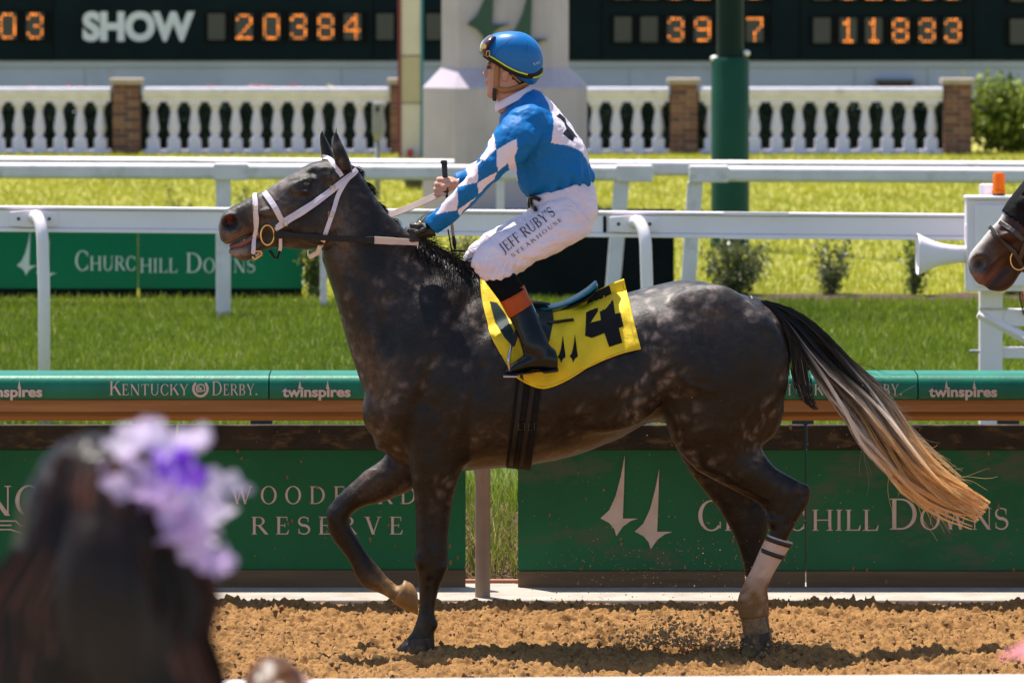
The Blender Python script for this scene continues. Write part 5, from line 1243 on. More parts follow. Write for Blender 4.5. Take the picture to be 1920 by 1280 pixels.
def cloth_px(u, v):
    i = u * (len(TOPC) - 1); k = min(int(i), len(TOPC) - 2); f = i - k; t = TOPC[k] * (1 - f) + TOPC[k + 1] * f; b = BOTC[k] * (1 - f) + BOTC[k + 1] * f
    q = t * (1 - v) + b * v; q = q + np.array([-13 * math.sin(math.pi * v) * (1 - u) ** 2, 0]); return q
nu, nv = 80, 44; grid = {}
for i in range(nu + 1):
    for j in range(nv + 1):
        u, v = i / nu, j / nv; q = cloth_px(u, v); h, n = hit(q[0], q[1])
        ripple = .005 * math.sin(u * 15 + v * 3.5) * (.3 + v) + .013 * noise.noise((u * 8 + v * 3, v * 3 - u * 2, 1)) + .006 * noise.noise((u * 20 - v * 9, v * 7, 4)) + .010 * max(0, math.sin(u * 26 - v * 7)) ** 3 * (1 - v) * (u > .45) + .008 * max(0, v - .7) + .010 * sst(np.array(u), .62, .9) * (1 - v)
        if h is None: p = P(q[0], q[1], YHZ - .045 - .05 * v); p.y -= .012
        else: p = h + n * (.012 + max(ripple, -.006)); p.y -= .004
        grid[i, j] = p
for i in range(nu + 1):                      # soften where cloth leaves the body
    for _ in range(3):
        for j in range(1, nv): grid[i, j] = (grid[i, j - 1] + grid[i, j] * 2 + grid[i, j + 1]) / 4
for _ in range(2):
    for j in range(nv + 1):
        for i in range(1, nu): grid[i, j] = (grid[i - 1, j] + grid[i, j] * 2 + grid[i + 1, j]) / 4
M_YEL = mat('yellow_cloth', (.86, .64, .008), (.76, .54, .006), 9, .7, bump=.5, bscale=16, bdist=.014, trans=.12, stain=((.42, .26, .02), 7, .64, .8))
nc = empty('number_cloth', P(1080, 600, YHZ)); tag(nc, 'yellow saddle cloth with a big black number four', 'cloth')
mb = MB(); far_n = 22
cols_ = [[grid[i, j] for j in range(nv, -1, -1)] for i in range(nu + 1)]
for i in range(nu + 1):
    top = grid[i, 0]; row = list(cols_[i])
    for k in range(1, far_n + 1):
        v = k / far_n; q = cloth_px(i / nu, v * .8); zc = P(q[0], q[1], YHZ); r = HBVH.ray_cast(Vector((zc.x, 25, zc.z)), Vector((0, -1, 0)), 3)
        row.append(r[0] + r[1] * .012 if r[0] is not None else Vector((zc.x, YHZ + .03, zc.z)))
    mb.v += [tuple(p) for p in row]
nr_ = nv + 1 + far_n
mb.f += [(i * nr_ + j, (i + 1) * nr_ + j, (i + 1) * nr_ + j + 1, i * nr_ + j + 1) for i in range(nu) for j in range(nr_ - 1)]
o = mb.build('cloth_sheet', M_YEL, nc, smooth=True); CBVH = bvh_of(o.data); so_ = o.modifiers.new('s', 'SOLIDIFY'); so_.thickness = .003; so_.offset = 1
def drape_poly(mb, polys, bvh, lift=.004, sub=6):
    """flat print: polygons in photo pixels laid on a surface"""
    for gi, poly in enumerate(polys):
        b = bmesh.new(); vs = [b.verts.new((x, y, 0)) for x, y in poly]
        try: b.faces.new(vs)
        except Exception: b.free(); continue
        bmesh.ops.triangulate(b, faces=b.faces)
        for _ in range(5):
            le = [e for e in b.edges if e.calc_length() > sub]
            if not le: break
            bmesh.ops.subdivide_edges(b, edges=le, cuts=1); bmesh.ops.triangulate(b, faces=b.faces)
        idx = {}; pts = []
        last = None
        for v in b.verts:
            h, n = hit(v.co.x, v.co.y, bvh)
            if h is None: h = P(v.co.x, v.co.y, last.y if last else YHZ - .05); n = Vector((0, -1, 0))
            last = h; idx[v] = len(pts); pts.append(h + Vector((0, -1, .15)) * (lift + .0004 * (gi % 5)))
        mb.add(pts, [tuple(idx[v] for v in f.verts) for f in b.faces]); b.free()
mb = MB(); drape(mb, [tuple(cloth_px(.01 + .98 * i / 30, .972)) for i in range(31)], .003, .0015, .002, bvh=CBVH, step=4); mb.build('hem_stitching', mat('hem_thread', (.52, .33, .01), None, 30, .7), nc)
mb = MB(); drape(mb, [tuple(cloth_px(.965, .06 + .9 * i / 14)) for i in range(15)], .003, .0015, .002, bvh=CBVH, step=4); mb.build('hem_stitching', mat('hem_thread', (.52, .33, .01), None, 30, .7), nc)
M_NUM = mat('black_print', (.006, .006, .007), (.009, .009, .010), 30, .65, spec=.15)
cr = lambda x, y: (740 + x / 2.908, 300 + y / 2.908)
c5 = lambda *p: [(1080 + x / 3.048, 480 + y / 3.048) for x, y in p]
mb = MB(); drape_poly(mb, [c5((70, 235), (130, 195), (190, 168), (208, 230), (135, 300), (85, 378), (55, 400), (58, 300)), c5((135, 316), (208, 226), (224, 330), (244, 410), (265, 495), (190, 520), (162, 440), (142, 366)), c5((222, 331), (255, 323), (272, 402), (243, 412)), c5((55, 398), (85, 380), (142, 366), (163, 440), (90, 468), (52, 455))], CBVH, .005)
mb.build('number', M_NUM, nc, smooth=True)
mb = MB(); o0 = cr(917, 953); k = 155 / 2.908 / 317.
def sp_(ox, oy): return [(ox + x * k * .62, oy + y * k) for x, y in SPIRE]
drape_poly(mb, [sp_(*cr(917, 953)), sp_(*cr(983, 950))], CBVH, .005, 5); mb.build('emblem', M_NUM, nc)
mb = MB(); drape(mb, [cr(835, 900), cr(900, 890), cr(978, 880)], .012, .006, .008, bvh=CBVH, step=3); mb.build('strap_slot', M_BL, nc)
# saddle seat (blue-green top, dark panel)
M_SEAT = mat('blue_saddle_leather', (.004, .15, .23), (.004, .12, .19), 12, .42, spec=.3); M_SPAN = mat('dark_teal_panel', (.006, .02, .024), (.009, .026, .03), 12, .6, spec=.2)
mb = MB(); loft(mb, [(988, 566, 985, 582, .10), (1010, 570, 1005, 584, .115), (1040, 569, 1042, 579, .125), (1070, 558, 1074, 568, .13), (1098, 541, 1104, 552, .12), (1112, 529, 1120, 538, .09), (1117, 526, 1120, 531, .05)], n=26); mb.build('seat', M_SEAT, sd, smooth=True)
mb = MB(); loft(mb, [(985, 575, 985, 592, .11), (1010, 577, 1008, 594, .125), (1042, 575, 1044, 586, .135), (1074, 564, 1078, 574, .138), (1104, 549, 1108, 558, .12), (1118, 535, 1121, 541, .07)], n=26); mb.build('seat_panel', M_BL, sd, smooth=True)
mb = MB(); drape_poly(mb, [[(992, 566), (1024, 572), (1036, 582), (1038, 600), (1030, 640), (1018, 650), (1002, 620), (996, 590)]], CBVH, .016); drape_poly(mb, [[(918, 565), (932, 568), (948, 590), (962, 620), (962, 650), (945, 632), (928, 600)]], CBVH, .012)
mb.build('saddle_flap', M_SPAN, sd, smooth=True)
mb = MB(); drape(mb, [(862, 492), (890, 508), (930, 530), (975, 552)], .022, .005, .008); mb.build('breast_strap', M_BL, sd)
mb = MB(); pl = [P(840, 430, YHZ - .02), P(846, 465, YHZ - .03), P(852, 492, YHZ - .05)]; mb.tube(pl, .0035, 6); mb.tube([P(845, 470, YHZ), P(862, 470, YHZ - .02), P(872, 471, YHZ - .02)], .004, 6); mb.build('yoke', M_BL, sd)
# second horse at the right edge: lowered head in a black hood
PIV = (650, 330)
class XF:
    def __init__(s, ang, dx, dy, piv): s.c, s.s = math.cos(ang), math.sin(ang); s.d = (dx, dy); s.p = piv
    def __call__(s, x, y): x, y = x - s.p[0], y - s.p[1]; return (s.c * x - s.s * y + s.p[0] + s.d[0], s.s * x + s.c * y + s.p[1] + s.d[1])
    def inv(s, x, y): x, y = x - s.d[0] - s.p[0], y - s.d[1] - s.p[1]; return (s.c * x + s.s * y + s.p[0], -s.s * x + s.c * y + s.p[1])
bxf = XF(0, 1358, 8, PIV); hxf = XF(R(-23), 1352, -2, PIV)
h2 = empty('bay_horse', (P(2415, 1222, YHZ + .25).x, YHZ + .25, 0)); tag(h2, 'bay horse in a black hood entering at the right edge', 'horse')
HB2 = horse_body('body', h2, M_BAY, hxf, bxf, yb=YHZ + .25, voxel=.012, bay=True)
B2 = bvh_of(HB2.data)
hd = empty('horse_hood', P(1960, 400, YHZ + .25)); tag(hd, 'black stretch hood over the bay horse\'s head', 'hood')
me = HB2.data.copy(); co = coords(me); nr = normals(me); px, py = pix(co); ux, uy = hxf.inv(px, py)
keep = (ux > 512) & (ux < 690) & (uy > 285) & (uy < 500) & ~((np.hypot(ux - 576, uy - 343) < 17)) & (uy < 300 + (ux - 480) * 1.6)
setco(me, co + nr * .006); b = bmesh.new(); b.from_mesh(me); b.verts.ensure_lookup_table()
bmesh.ops.delete(b, geom=[v for v in b.verts if not keep[v.index]], context='VERTS'); b.to_mesh(me); b.free()
me.materials.clear(); o = link('hood_cloth', me, mat('black_hood_cloth', (.007, .006, .007), (.011, .010, .010), 30, .75, bump=.4, bscale=30, bdist=.01, spec=.1), hd, smooth=True); s_ = o.modifiers.new('s', 'SOLIDIFY'); s_.thickness = .003; s_.offset = 1
b2 = empty('dark_bridle', P(1890, 460, YHZ + .25)); tag(b2, 'dark leather bridle with ring bit on the bay horse', 'bridle')
M_BRL = mat('dark_brown_leather', (.030, .022, .020), (.045, .034, .03), 30, .4)
mb = MB(); drape(mb, [hxf(490, 352), hxf(504, 370), hxf(515, 390), hxf(526, 410)], .020, .006, .006, bvh=B2, both=True); mb.build('nose_band', M_BRL, b2, bevel=.002)
mb = MB(); drape(mb, [hxf(478, 362), hxf(487, 385), hxf(497, 410), hxf(505, 432), hxf(505, 462)], .018, .006, .006, bvh=B2, both=True); mb.build('drop_nose_band', M_BRL, b2, bevel=.002)
mb = MB(); drape(mb, [hxf(620, 350), hxf(570, 385), hxf(530, 415), hxf(508, 436)], .02, .005, .010, bvh=B2, both=True); mb.build('cheek_strap', M_BRL, b2, bevel=.002)
q = hxf(503, 440); h, n = hit(q[0], q[1], B2); h = h or P(q[0], q[1], YHZ + .18)
mb = MB(); mb.tube([Vector((h.x + .035 * math.cos(a), h.y - .012, h.z + .042 * math.sin(a))) for a in [2 * math.pi * i / 24 for i in range(25)]], .004, 7); mb.build('bit_ring', M_BRASS, b2, smooth=True)
for sgn in (-1, 1):
    q = hxf(575.5, 343); h = hit(q[0], q[1], B2)[0]; c = P(q[0], q[1], YHZ + .25); yy = (h.y if h else YHZ + .15) + .01
    if sgn > 0: yy = 2 * (YHZ + .25) - yy
    MB().ell((c.x, yy, c.z), (.020, .017, .0175), 16, 10).build('eye', M_EYE, h2, smooth=True)
# ---------------------------------------------------------------- jockey
jk = empty('person', P(1000, 560, YHZ)); tag(jk, 'jockey in blue and white diamond silks crouching over the saddle, whip in hand', 'person')
BLUE = np.array([.0015, .135, .40]); WH = np.array([.74, .66, .74])
# --- body: head, neck, arms to hands, one skin mesh
M_SKIN = attr_col_mat('skin', 'tint', .45, spec=.4, bump=.15, bscale=200, bdist=.002)
mb = MB()
loft(mb, [(934, 214, 1000, 190, .07), (934, 198, 990, 172, .058), (932, 188, 984, 166, .056), (928, 178, 982, 158, .058), (926, 165, 984, 150, .06)], n=20)
loft(mb, [(917, 184, 934, 188, .022), (912.5, 179, 946, 185, .042), (912, 173, 960, 178, .055), (912, 165, 978, 170, .063), (913, 158, 986, 162, .066), (912.5, 150, 994, 152, .069), (913.5, 141, 1000, 142, .072), (914.5, 131, 1004, 130, .074), (914, 121, 1006, 116, .076), (918, 106, 1004, 100, .074), (930, 90, 994, 84, .06)], n=28)
loft(mb, [(914, 121, 922, 122, .010), (910.5, 128, 920, 129, .012), (906.5, 134.5, 918, 137, .014), (904.5, 139, 916, 142, .018), (907.5, 143.5, 917, 144, .018), (912, 145, 918, 146, .010)], n=12)
for a in ([(909.5, 150.5, 918, 150, .016), (908.5, 153, 918, 154, .020), (911.5, 155.8, 918, 156, .018)], [(911, 156.5, 918, 156.5, .016), (909.8, 159.5, 918, 160, .019), (913, 163, 919, 163, .015)], [(914, 170, 922, 168, .018), (911.5, 175, 922, 176, .022), (914, 181, 924, 181, .018)], [(913.5, 116, 922, 116, .05), (911.8, 119.5, 922, 120, .052), (914, 123, 922, 123, .045)]):
    loft(mb, a, n=10, sub=3)
for sg in (-1, 1):
    blob(mb, 947, 143, 6.5, 10.5, .012, .076 * sg); blob(mb, 949, 137, 7, 6, .013, .078 * sg)
SK = fuse('body', mb, .0038, 5, M_SKIN, jk)
co = coords(SK.data); px, py = pix(co); sy = np.sign(co[:, 1] - YHZ)
co[:, 1] += -sy * .007 * np.exp(-(((px - 916) / 5) ** 2 + ((py - 126.5) / 4) ** 2)) - sy * .006 * np.exp(-(((px - 948) / 2.8) ** 2 + ((py - 143) / 5.5) ** 2)) * (np.abs(co[:, 1] - YHZ) > .06)
setco(SK.data, co)
C = np.tile(np.array([.44, .225, .155]), (len(co), 1)); lips = np.exp(-(((px - 910) / 5) ** 2 + ((py - 156.5) / 3.6) ** 2))[:, None]; C = C * (1 - .6 * lips) + np.array([.40, .13, .12]) * .6 * lips
brow = np.exp(-(((px - 917) / 5.5) ** 2 + ((py - 119.5) / 1.7) ** 2))[:, None]; C = C * (1 - .85 * brow) + np.array([.02, .014, .012]) * .85 * brow
hr_ = ((px > 954) & (py < 164) & (py > 120) & (py < 128 + (px - 945) * 1.1))[:, None] | ((px > 960) & (py < 150))[:, None]; C = np.where(hr_, np.array([.014, .011, .010]), C)
chk = np.exp(-(((px - 922) / 8) ** 2 + ((py - 150) / 8) ** 2))[:, None]; C = C * (1 - .25 * chk) + np.array([.50, .17, .13]) * .25 * chk
set_col(SK.data, C)
for sg in (-1, 1):
    c = P(915.5, 127.3, YHZ + .036 * sg); MB().ell(c, (.0085, .0105, .0065), 12, 8).build('eye', mat('eye', (.06, .04, .03), None, 30, .15), jk, smooth=True)
    MB().tube([P(912.5, 125.5, YHZ + .032 * sg), P(915, 124.3, YHZ + .042 * sg), P(919, 126, YHZ + .052 * sg)], .0019, 6).build('eyelash', BLACK, jk)
# --- silks: torso and both sleeves
mb = MB()
loft(mb, [(992, 372, 1108, 343, .14, 0), (984, 366, 1112, 336, .155, 0), (974, 350, 1111, 320, .165), (962, 322, 1102, 290, .175), (950, 288, 1087, 258, .185), (940, 256, 1064, 224, .195), (936, 230, 1037, 194, .18), (942, 208, 1014, 174, .115), (948, 197, 1000, 166, .072)], n=32)
loft(mb, [(968, 200, 1030, 225, .06, -.12), (945, 222, 1020, 250, .075, -.17), (928, 248, 1002, 282, .072, -.205), (911, 281, 970, 310, .062, -.215), (893, 305, 940, 330, .056, -.215), (866, 343, 908, 364, .05, -.195), (838, 374, 872, 397, .046, -.16), (796, 413, 820, 440, .04, -.11)], n=24)
loft(mb, [(968, 200, 1030, 225, .06, .12), (945, 222, 1015, 250, .075, .17), (926, 252, 985, 280, .068, .2), (905, 285, 955, 312, .058, .2), (893, 300, 925, 330, .052, .18), (872, 316, 890, 346, .045, .13), (853, 329, 864, 358, .040, .09)], n=24)
blob(mb, 988, 236, 42, 40, .07, -.155); blob(mb, 988, 236, 42, 40, .07, .155)
SI = fuse('silks', mb, .0042, 5, None, jk)
co = coords(SI.data); nr = normals(SI.data)
px, py = pix(co); w1 = np.array([noise.fractal(Vector((c[0] * 9 + c[2] * 5, c[1] * 7, c[2] * 11 - c[0] * 6)), .9, 2, 3) for c in co]); w2 = np.array([noise.ridged_multi_fractal(Vector((c[0] * 8, c[1] * 6, c[2] * 8 + 3)), 1, 2, 3, 1, 2) for c in co])
hem = np.exp(-((py - (372 - (px - 985) * .27)) / 22) ** 2) * (px > 960)
co += nr * (.0055 * w1 + .007 * (w2 - 1) + .008 * hem * np.sin(px * .22 + co[:, 1] * 55))[:, None]; setco(SI.data, co)
near = co[:, 1] < YHZ
C = np.tile(BLUE, (len(co), 1))
c2 = lambda *p: [(740 + x / 4, 20 + y / 4) for x, y in p]; c3 = lambda *p: [(740 + x / 2.908, 300 + y / 2.908) for x, y in p]; cs = lambda *p: [(680 + x / 5.82, 280 + y / 5.82) for x, y in p]
whites = [c2((765, 1045), (850, 990), (916, 960), (915, 1065), (850, 1140), (770, 1195)), c2((740, 895), (760, 1040), (680, 1130), (640, 1115), (700, 1020)), c2((850, 1140), (895, 1085), (910, 1290), (880, 1290)),
          cs((1300, 120), (1400, 30), (1250, 180), (1255, 360), (1040, 415), (1060, 370), (1215, 170)), cs((1465, 10), (1700, -20), (1660, 90), (1470, 240)), cs((1255, 370), (1465, 245), (1440, 320), (1260, 495)), cs((1040, 420), (1035, 660), (790, 710), (860, 610), (960, 470)), cs((1035, 665), (1260, 500), (1200, 560), (1060, 720)), cs((1590, 140), (1660, 80), (1700, 360), (1640, 260))]
arm = inpoly(px, py, [(925, 235), (975, 255), (972, 300), (925, 345), (860, 410), (815, 445), (785, 425), (850, 335)])
for wp in whites:
    C[inpoly(px, py, wp) & near] = WH
C[inpoly(px, py, whites[1])] = WH
bk = inpoly(px, py, c2((1100, 630), (1150, 660), (1290, 780), (1400, 940), (1500, 1180), (1440, 1120), (1380, 1050), (1290, 1015), (1172, 992), (1188, 870), (1185, 770), (1150, 700)))
C[bk] = WH
emb = inpoly(px, py, c2((1215, 790), (1240, 765), (1275, 800), (1300, 850), (1340, 910), (1372, 955), (1350, 950), (1330, 985), (1300, 960), (1250, 925), (1290, 890), (1280, 840), (1250, 810)))
C[emb] = np.array([.012, .012, .015])
fm = ~near & inpoly(px, py, [(870, 300), (920, 285), (905, 330), (880, 345)]); C[fm] = WH
set_col(SI.data, C)
M_SILK = attr_col_mat('satin_silks', 'tint', .55, spec=.2, bump=.25, bscale=18, bdist=.012); SI.data.materials.append(M_SILK)
# stand-up collar
mb = MB(); loft(mb, [(929, 210, 1000, 172, .085), (928, 200, 996, 166, .074), (930, 193, 992, 161, .066)], n=28, sub=3); mb.build('collar', mat('collar_cloth', (.72, .62, .72), (.64, .55, .64), 10, .6, bump=.2), jk, smooth=True)
# --- breeches
M_BR, nt_, bs_ = newmat('white_breeches'); col = ramp2(nt_, noise_tex(nt_, 6, 5), (.76, .68, .78), (.68, .60, .69), .35, .65); nt_.links.new(col, bs_.inputs['Base Color']); bs_.inputs['Roughness'].default_value = .55; bs_.inputs['Specular IOR Level'].default_value = .3
bumpn(nt_, bs_, noise_tex(nt_, 14, 4, .6, stretch=(1.2, 1, 2.6), dist=.8), .5, .02)
mb = MB()
loft(mb, [(988, 368, 1109, 336, .158), (988, 382, 1117, 365, .17), (1000, 400, 1121, 398, .175), (1015, 420, 1112, 425, .165), (1030, 430, 1095, 444, .13)], n=30)
for sg, dx, dy in ((-1, 0, 0), (1, -14, -2)):
    f = lambda x, y, dx=dx, dy=dy: (x + dx, y + dy)
    loft(mb, [(1052, 352, 1116, 428, .10, .09 * sg), (1002, 394, 1092, 447, .10, .14 * sg), (952, 424, 1044, 474, .092, .19 * sg), (916, 447, 1000, 494, .082, .225 * sg), (893, 466, 972, 512, .076, .245 * sg), (884, 484, 955, 516, .066, .262 * sg), (884, 500, 940, 514, .05, .262 * sg)], n=26, xf=f)
    loft(mb, [(890, 478, 968, 490, .062, .255 * sg), (886, 494, 968, 506, .066, .26 * sg), (895, 514, 963, 514, .062, .264 * sg), (903, 529, 958, 518, .055, .268 * sg)], n=24, xf=f)
BRo = fuse('breeches', mb, .0055, 3, M_BR, jk)
co = coords(BRo.data); nr = normals(BRo.data); px, py = pix(co)
w1 = np.array([noise.fractal(Vector((c[0] * 6 - c[2] * 6, c[1] * 5, c[2] * 14 + c[0] * 8)), .9, 2, 3) for c in co]); w2 = np.array([noise.ridged_multi_fractal(Vector((c[0] * 7 + c[2] * 5, c[1] * 5, c[2] * 12)), 1, 2, 3, 1, 2) for c in co])
kn = np.exp(-(((px - 930) / 45) ** 2 + ((py - 505) / 22) ** 2)); co += nr * (.007 * w1 + .008 * (w2 - 1) * (.6 + kn) + .005 * kn * np.sin(px * .5 + py * .2))[:, None]; setco(BRo.data, co)
JB = bvh_of(BRo.data)
M_PRT = mat('breeches_lettering', (.012, .012, .014), None, 20, .5)
def slant(polys, o, e, up=1.0):
    ux_, uy_ = e[0] - o[0], e[1] - o[1]; ln = math.hypot(ux_, uy_); ux_, uy_ = ux_ / ln, uy_ / ln; out = []
    for g in polys:
        for q in g: out.append([(o[0] + a * ux_ + b * uy_, o[1] + a * uy_ - b * ux_) for a, b in q])
    return out, ln
w_t, pl = text_polys('JEFF RUBY\'S', 20, gap=.02, squeeze=.7); o_, e_ = (945, 476), (1043, 402); ln = math.dist(o_, e_); pl = [[[(a * ln / w_t, b) for a, b in q] for q in g] for g in pl]
mb = MB(); drape_poly(mb, slant(pl, o_, e_)[0], JB, .0035, 9); mb.build('lettering', M_PRT, jk)
w_t, pl = text_polys('STEAKHOUSE', 7.6, gap=.28, squeeze=.9); o_, e_ = (961, 483), (1057, 411); ln = math.dist(o_, e_); pl = [[[(a * ln / w_t, b - 1) for a, b in q] for q in g] for g in pl]
mb = MB(); drape_poly(mb, slant(pl, o_, e_)[0], JB, .0035, 9); mb.build('lettering', M_PRT, jk)
mb = MB(); 
for a in ([(995, 372), (1004, 370), (1015, 376)], [(998, 374), (1001, 386), (1006, 398)], [(996, 374), (994, 382), (996, 388)]): drape(mb, a, .016, .006, .006, bvh=JB, step=3)
mb.build('waist_tie', M_BL, jk, smooth=True)
# --- boots with orange cuffs
M_BOOT = mat('black_boot_leather', (.004, .005, .006), (.006, .008, .009), 20, .14, spec=.3, bump=.12, bscale=14, bdist=.02); M_CUFF = mat('orange_boot_cuff', (.42, .072, .008), (.33, .052, .006), 16, .5, spec=.2, bump=.2, bscale=40); M_SOCK = mat('black_sock', (.005, .005, .006), None, 20, .9, spec=.1)
for sg, dx in ((-1, 0), (1, -14)):
    f = lambda x, y, dx=dx: (x + dx, y); yc = .372 * sg; ya, yd, ye = .285 * sg, .31 * sg, .345 * sg
    mb = MB(); loft(mb, [(905, 522, 962, 505, .05, .262 * sg), (914, 534, 966, 512, .05, .27 * sg), (938, 566, 984, 541, .05, yd)], n=22, xf=f); mb.build('sock', M_SOCK, jk, smooth=True)
    mb = MB(); loft(mb, [(935, 562, 983, 534, .054, ya + .01 * sg), (944, 578, 990, 551, .055, yd), (954, 597, 999, 568, .053, yd + .016 * sg)], n=24, xf=f); mb.build('boot_cuff', M_CUFF, jk, smooth=True)
    mb = MB(); loft(mb, [(952, 590, 996, 562, .050, yd + .01 * sg), (962, 612, 1007, 588, .051, ye - .01 * sg), (972, 634, 1018, 615, .048, ye + .012 * sg), (978, 654, 1028, 640, .044, yc), (984, 672, 1040, 664, .042, yc)], n=22, xf=f)
    loft(mb, [(1046, 672, 1046, 690, .024, yc), (1040, 654, 1042, 696, .036, yc), (1020, 648, 1022, 694, .040, yc), (998, 655, 1000, 694, .042, yc), (976, 669, 978, 697, .045, yc), (956, 684, 958, 701, .042, yc), (944, 692, 946, 700, .028, yc)], n=22, xf=f)
    fuse('boot', mb, .0055, 4, M_BOOT, jk)
    mb = MB(); loft(mb, [(1047, 689, 1047, 697, .026, yc), (1022, 693, 1022, 700, .041, yc), (1012, 694, 1012, 697, .040, yc), (980, 696, 980, 702, .046, yc), (946, 699, 946, 704, .030, yc)], n=18, xf=f); mb.build('sole', BLACK, jk, smooth=True)
# stirrups hang from the saddle
for sg, dx in ((-1, 0), (1, -14)):
    st = empty('stirrup', P(955 + dx, 690, YHZ + .372 * sg)); tag(st, 'steel stirrup iron under the jockey\'s near boot' if sg < 0 else 'steel stirrup iron on the horse\'s far side, hidden by its body', 'stirrup', 'stirrups')
    yc = YHZ + .372 * sg; c = P(958 + dx, 680, yc)
    pts = [P(960 + dx, 645, yc)] + [Vector((P(959 + dx - 6 * math.sin(math.pi * t), 0, yc).x, yc - .058 * math.sin(math.pi * t) ** .6 * 1.0, P(0, 650 + 52 * t, yc).z)) for t in (.1, .25, .4, .6, .8, .95)]
    mb = MB(); mb.tube(pts, .0055, 8); mb.tube([Vector((p.x, 2 * yc - p.y, p.z)) for p in pts], .0055, 8); mb.build('iron', STEEL, st, smooth=True)
    q = P(957 + dx, 703, yc); MB().box(q.x - .03, q.x + .03, yc - .058, yc + .058, q.z - .006, q.z + .002).build('tread', STEEL, st, bevel=.003)
    mb = MB(); q = [P(985 + dx, 590, yc - .05 * sg), P(970 + dx, 620, yc - .02 * sg), P(961 + dx, 648, yc)]; ribbon_world(mb, resample(q, .02), [Vector((0, sg, 0))] * len(resample(q, .02)), .02, .004); mb.build('stirrup_leather', M_BL, st)
# --- helmet
hm = empty('helmet', P(958, 110, YHZ)); tag(hm, 'blue cloth covered jockey helmet with goggles pushed up on the front', 'helmet')
M_HELM = mat('blue_helmet_cover', (.0015, .145, .43), (.0015, .13, .39), 9, .40, spec=.35, bump=.15, bscale=14, bdist=.01)
mb = MB(); loft(mb, [(899, 100, 992, 160, .080), (898, 97, 1004, 157, .093), (898, 92, 1014, 140, .099), (901, 86, 1019, 119, .101), (907, 77, 1017, 100, .098), (916, 69, 1010, 84, .088), (930, 62.5, 998, 71, .070), (948, 59.5, 985, 63, .042), (960, 58.8, 973, 60, .015)], n=40, sub=5)
HO = fuse('shell', mb, .005, 4, M_HELM, hm); HV = bvh_of(HO.data)
HOco = coords(HO.data)
mb = MB(); drape(mb, [(907, 102), (915, 108), (930, 116), (950, 129), (968, 138), (985, 143), (1000, 143), (1010, 138), (1016, 131)], .021, .004, .001, bvh=HV, both=True, step=4); mb.build('goggle_strap', M_BL, hm)
mb = MB(); drape(mb, [(920, 105), (935, 114), (952, 125), (970, 134), (988, 139)], .006, .003, .006, bvh=HV, both=True, step=4); drape(mb, [(998, 145), (1008, 143), (1015, 137)], .006, .003, .005, bvh=HV, both=True, step=4); mb.build('lime_piping', mat('lime_piping', (.55, .68, .02), None, 9, .5), hm)
mb = MB()
for a in ([(925, 106), (945, 84), (965, 68), (975, 60)], [(986, 98), (990, 84), (988, 70), (980, 62)], [(1001, 78), (1010, 92), (1016, 108), (1018, 120)]): drape(mb, a, .003, .001, -.0003, bvh=HV, both=True, step=3)
mb.build('seam', mat('helmet_seam', (.004, .08, .27), None, 9, .6), hm)
sans_px = [(1001, 122), (1019, 110)]
w_t, pl = text_polys('RAD', 5, gap=.15, squeeze=.8); pl = [[[(a, b) for a, b in q] for q in g] for g in pl]
mb = MB(); drape_poly(mb, slant(pl, (1001, 123.5), (1014, 119))[0], HV, .003, 5); mb.build('helmet_lettering', mat('pale_thread', (.7, .75, .85), None, 9, .6), hm)
gg = empty('goggles', P(908, 90, YHZ)); tag(gg, 'clear racing goggles with dark red frame on the helmet front', 'goggles')
M_GF = mat('dark_red_frame', (.075, .014, .014), (.05, .010, .010), 20, .3, coat=.5)
M_GL, nt_, bs_ = newmat('goggle_lens'); bs_.inputs['Base Color'].default_value = (.75, .9, .92, 1); bs_.inputs['Roughness'].default_value = .06; bs_.inputs['Transmission Weight'].default_value = .55
mb = MB(); loft(mb, [(903, 103, 920, 108, .094), (899, 94, 920, 99, .100), (901, 83, 922, 87, .100), (909, 72, 929, 77, .09), (918, 66, 934, 70, .07)], n=30); mb.build('frame', M_GF, gg, smooth=True)
mb = MB(); loft(mb, [(900, 94, 908, 96, .06), (899, 89, 907, 91, .066), (901, 82, 909, 84, .066), (906, 75, 914, 78, .056)], n=24); mb.build('lens', M_GL, gg, smooth=True)
h, n = hit(907, 88); mb = MB(); c = P(907, 87, YHZ - .104); mb.lathe([(.011, -.006), (.011, .006)], (c.x, c.y, c.z), 14, 'Y'); mb.build('vent_knob', mat('yellow_knob', (.75, .60, .14), None, 9, .35), gg, auto=40)
mb = MB(); c = P(915, 101, YHZ - .108); mb.tube([c + Vector((dx * .008, 0, dz * .011)) for dx, dz in ((-1, -1), (.6, -1), (1, 1), (-.6, 1), (-1, -1))], .0022, 6); mb.build('strap_buckle', M_BRASS, gg, smooth=True)
# chin straps
M_CHIN = mat('brown_chin_strap', (.33, .135, .030), (.27, .11, .024), 20, .45)
mb = MB(); SV = bvh_of(SK.data)
drape(mb, [(934, 113), (933, 130), (932, 150), (931, 166), (930, 176)], .022, .004, .004, bvh=SV, both=True, step=4); drape(mb, [(933, 168), (948, 170), (965, 166), (980, 159), (992, 154)], .024, .004, .004, bvh=SV, both=True, step=4); drape(mb, [(951, 128), (962, 142), (975, 154)], .008, .003, .003, bvh=SV, both=True, step=4); mb.build('chin_strap', M_CHIN, hm, smooth=True)
mb = MB(); drape(mb, [(930, 166), (928.5, 176), (928, 184)], .016, .008, .008, bvh=SV, step=4); mb.build('chin_buckle', BLACK, hm, bevel=.002)
